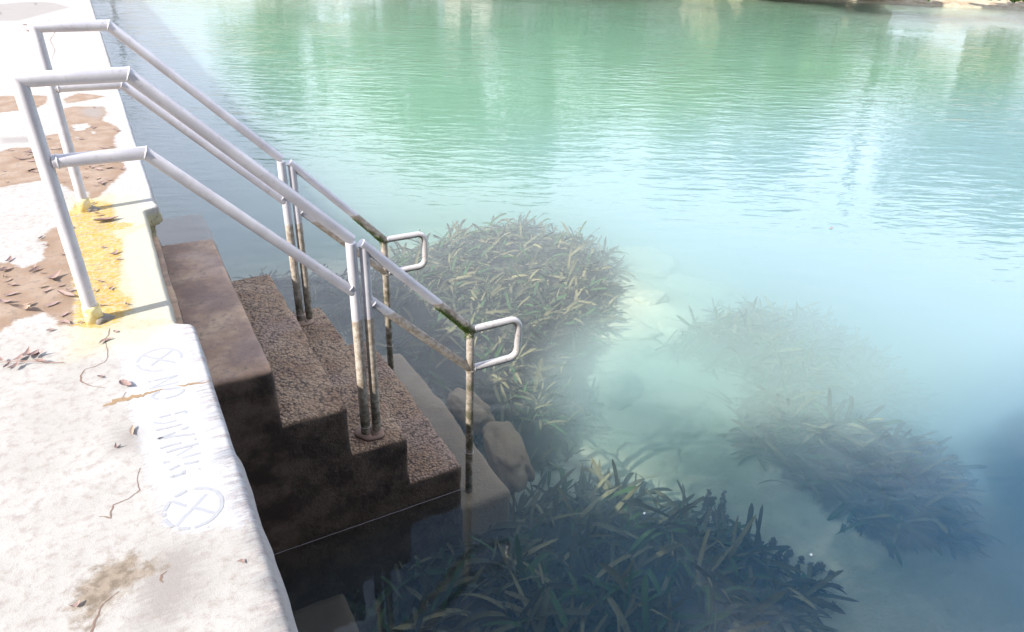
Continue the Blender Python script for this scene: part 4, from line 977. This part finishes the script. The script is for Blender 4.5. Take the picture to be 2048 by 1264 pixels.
# unseen tree added on the deck side, its crown shaped to shade the water
def shade_caster_tree():
    r_ = random.Random(5); root = empty('shade_caster_tree', (-4.3, -4.6, 0)); tag(root, 'added unseen tree at the back of the deck, crown shaped to shade the water', 'tree')
    bm = bmesh.new(); tube_bm(bm, [(0, 0, -.1), (.1, .1, 1.6), (.35, .3, 3.0), (.8, .5, 4.0)], .19, 12, rn=lambda i, a: (1.4, 1, .85, .6)[i])
    cl = []; RX, RY, RH = -4.3, -4.6, 0
    def shades(q, slack=0, ys=0):            # where a leaf's shadow lands on the water
        t = (q.z - WATER) / math.tan(R(ELEV)); X_, Y_ = q.x + t * math.cos(R(HEAD)), q.y + t * math.sin(R(HEAD))
        return q.x + q.z / math.tan(R(ELEV)) > .43 - slack and Y_ < -.12 - .46 * (X_ - 2.8) + slack + ys
    while len(cl) < 90:
        c_ = Vector((r_.uniform(-4.2, 1.3), r_.uniform(-5.4, -.9), r_.uniform(3.3, 5.3)))
        if not shades(c_, -.12): continue
        c_ = c_ - Vector((RX, RY, RH)); cl.append((c_, r_.uniform(.36, .58)))
        tube_bm(bm, [(.35, .3, 2.9), Vector((.6, .4, 3.5)).lerp(c_, .5), c_], .04, 6, rn=lambda i, a: (1.3, .8, .3)[i])
    me = bpy.data.meshes.new('trunk'); bm.to_mesh(me); bm.free(); me.materials.append(MAT_BARK); o = bpy.data.objects.new('trunk', me); col.objects.link(o); o.parent = root
    g_ = np.random.default_rng(3); N_ = 80000; cc = np.array([c_ for c_, _ in cl]); rr = np.array([q for _, q in cl]); k = g_.integers(0, len(cl), N_)
    d = g_.normal(size=(N_, 3)); d /= np.linalg.norm(d, axis=1)[:, None]; P_ = cc[k] + d * (rr[k] * g_.uniform(.2, 1.05, N_))[:, None]
    P_ = P_[[shades(Vector(p) + Vector((RX, RY, RH)), .0, .45) for p in P_]]; N_ = len(P_)
    u_ = g_.normal(size=(N_, 3)); u_ /= np.linalg.norm(u_, axis=1)[:, None]; v_ = np.cross(u_, g_.normal(size=(N_, 3))); v_ /= np.linalg.norm(v_, axis=1)[:, None]; s_ = g_.uniform(.035, .06, N_)[:, None]
    V = np.stack([P_ - u_ * s_, P_ + v_ * s_ * .5, P_ + u_ * s_, P_ - v_ * s_ * .5], 1).reshape(-1, 3); F = np.arange(N_ * 4).reshape(-1, 4)
    me = mesh('crown', V.tolist(), F.tolist(), CM[0], False); attr(me, 'tint', np.repeat(g_.uniform(0, 1, N_), 4)); o = bpy.data.objects.new('crown', me); col.objects.link(o); o.parent = root
shade_caster_tree()
# palm made up to give the dark reflection near the deck edge a source
p = bearing(1.6, 46); palm = empty('added_palm', (p.x, p.y, -.4)); tag(palm, 'palm added on the far bank for a dark reflection beside the deck edge', 'palm')
bm = bmesh.new(); tube_bm(bm, [(0, 0, -.3), (.1, 0, 1.4), (0, .1, 2.8), (.05, 0, 3.7)], .07, 8); o = from_bm('trunk', bm, MAT_BARK); o.parent = palm
for k in range(20):
    a = k * 2.399; r_ = random.Random(k); el = r_.uniform(-.1, 1.0); p0 = Vector((.05, 0, 3.7)); V = []; F = []
    for i in range(9):
        w_ = .20 * math.sin(math.pi * min(1, .12 + i / 9)); dd = Vector((math.cos(a) * math.cos(el), math.sin(a) * math.cos(el), math.sin(el))); s_ = Vector((-math.sin(a), math.cos(a), 0))
        V += [p0 + s_ * w_ - Vector((0, 0, w_ * .4)), p0, p0 - s_ * w_ - Vector((0, 0, w_ * .4))]
        if i: b0 = 3 * (i - 1); F += [(b0, b0 + 1, b0 + 4, b0 + 3), (b0 + 1, b0 + 2, b0 + 5, b0 + 4)]
        p0 = p0 + dd * .17; el -= .26
    me = mesh('frond', V, F, simple('palm_frond', (.03, .05, .02), .6) if k == 0 else bpy.data.materials['palm_frond'], False); o = bpy.data.objects.new('frond', me); col.objects.link(o); o.parent = palm
# lamp mast
p = bearing(55.8, 40); mast = empty('lamp_mast', (p.x, p.y, -.4)); tag(mast, 'tall dark lamp mast with a double head on the far bank', 'lamp mast')
MAT_MAST = simple('dark_painted_steel', (.05, .06, .055), .5)
HM_ = 8.3
bm = bmesh.new(); tube_bm(bm, [(0, 0, -.3), (0, 0, HM_ * .5), (0, 0, HM_)], .19, 12, rn=lambda i, a: (1.2, 1, .8)[i]); o = from_bm('pole', bm, MAT_MAST); o.parent = mast
tx = Vector((math.cos(R(-55.8)), math.sin(R(-55.8)), 0))
bm = bmesh.new(); tube_bm(bm, [tx * -.95 + Vector((0, 0, HM_ + .1)), Vector((0, 0, HM_)), tx * .95 + Vector((0, 0, HM_ + .1))], .06, 10); o = from_bm('crossarm', bm, MAT_MAST); o.parent = mast
for s_ in (-1, 1):
    bm = bmesh.new(); bmesh.ops.create_cube(bm, size=1)
    for v in bm.verts: v.co = Vector((v.co.x * (.9 if v.co.z < 0 else .7), v.co.y * .4, v.co.z * .22))
    bmesh.ops.bevel(bm, geom=list(bm.edges), offset=.03, segments=2, affect='EDGES')
    o = from_bm('lamp_head', bm, MAT_MAST); o.parent = mast; o.location = tx * s_ * .95 + Vector((0, 0, HM_ + .05)); o.rotation_euler.z = R(-55.8)
# pale building
p = bearing(40, 50); bld = empty('building', (p.x, p.y, -.4)); tag(bld, 'long pale pink single storey building behind the far bank', 'building')
MAT_WALL = simple('pale_render', (.78, .70, .66), .8, (.70, .62, .58), 1); MAT_ROOF = simple('pale_roof', (.5, .42, .38), .8); MAT_GLASS = simple('window_glass', (.05, .06, .07), .1)
def box(name, c_, s_, mt, parent, bev=.02):
    bm = bmesh.new(); bmesh.ops.create_cube(bm, size=1)
    for v in bm.verts: v.co = Vector((v.co.x * s_[0], v.co.y * s_[1], v.co.z * s_[2]))
    bmesh.ops.bevel(bm, geom=list(bm.edges), offset=bev, segments=1, affect='EDGES')
    o = from_bm(name, bm, mt); o.parent = parent; o.location = c_; return o
bld.rotation_euler.z = R(-40)
box('wall', (0, 0, 1.3), (26, 8, 3.4), MAT_WALL, bld); box('roof', (0, 0, 3.15), (27, 9, .3), MAT_ROOF, bld)
for r0 in (1.6,):
    for i in range(10):
        f = box('window', (-11.2 + i * 2.5, -4.02, r0), (1.2, .12, 1.3), simple('window_frame', (.7, .7, .68)) if (i == 0 and r0 < 2) else bpy.data.materials['window_frame'], bld, .01)
        box('pane', (0, -.05, 0), (1.04, .06, 1.14), MAT_GLASS, f, .005)

# added unseen block behind the viewpoint, keeps sky light off the stair side
blocker = empty('light_blocker', (4.0, -9.5, -1.6)); tag(blocker, 'added dark timber block behind the viewpoint, unseen, keeping sky light off the stair side', 'light_blocker')
MAT_TIMBER = simple('dark_weathered_timber', (.07, .055, .045), .85, (.12, .095, .075), 4)
for i in range(-9, 10):
    box('board', (i * 1.0, 2.48, 4.6), (.985, .05, 7.0), MAT_TIMBER, blocker, .008)
box('wall', (0, 0, 4.6), (19, 4.9, 6.98), MAT_TIMBER, blocker)
box('roof', (0, 0, 8.3), (20, 6.2, .35), MAT_ROOF, blocker)
for i in range(5):
    for j in (-1, 1): box('pile', (-8 + i * 4, j * 2.1, -.2), (.3, .3, 2.9), MAT_TIMBER, blocker)
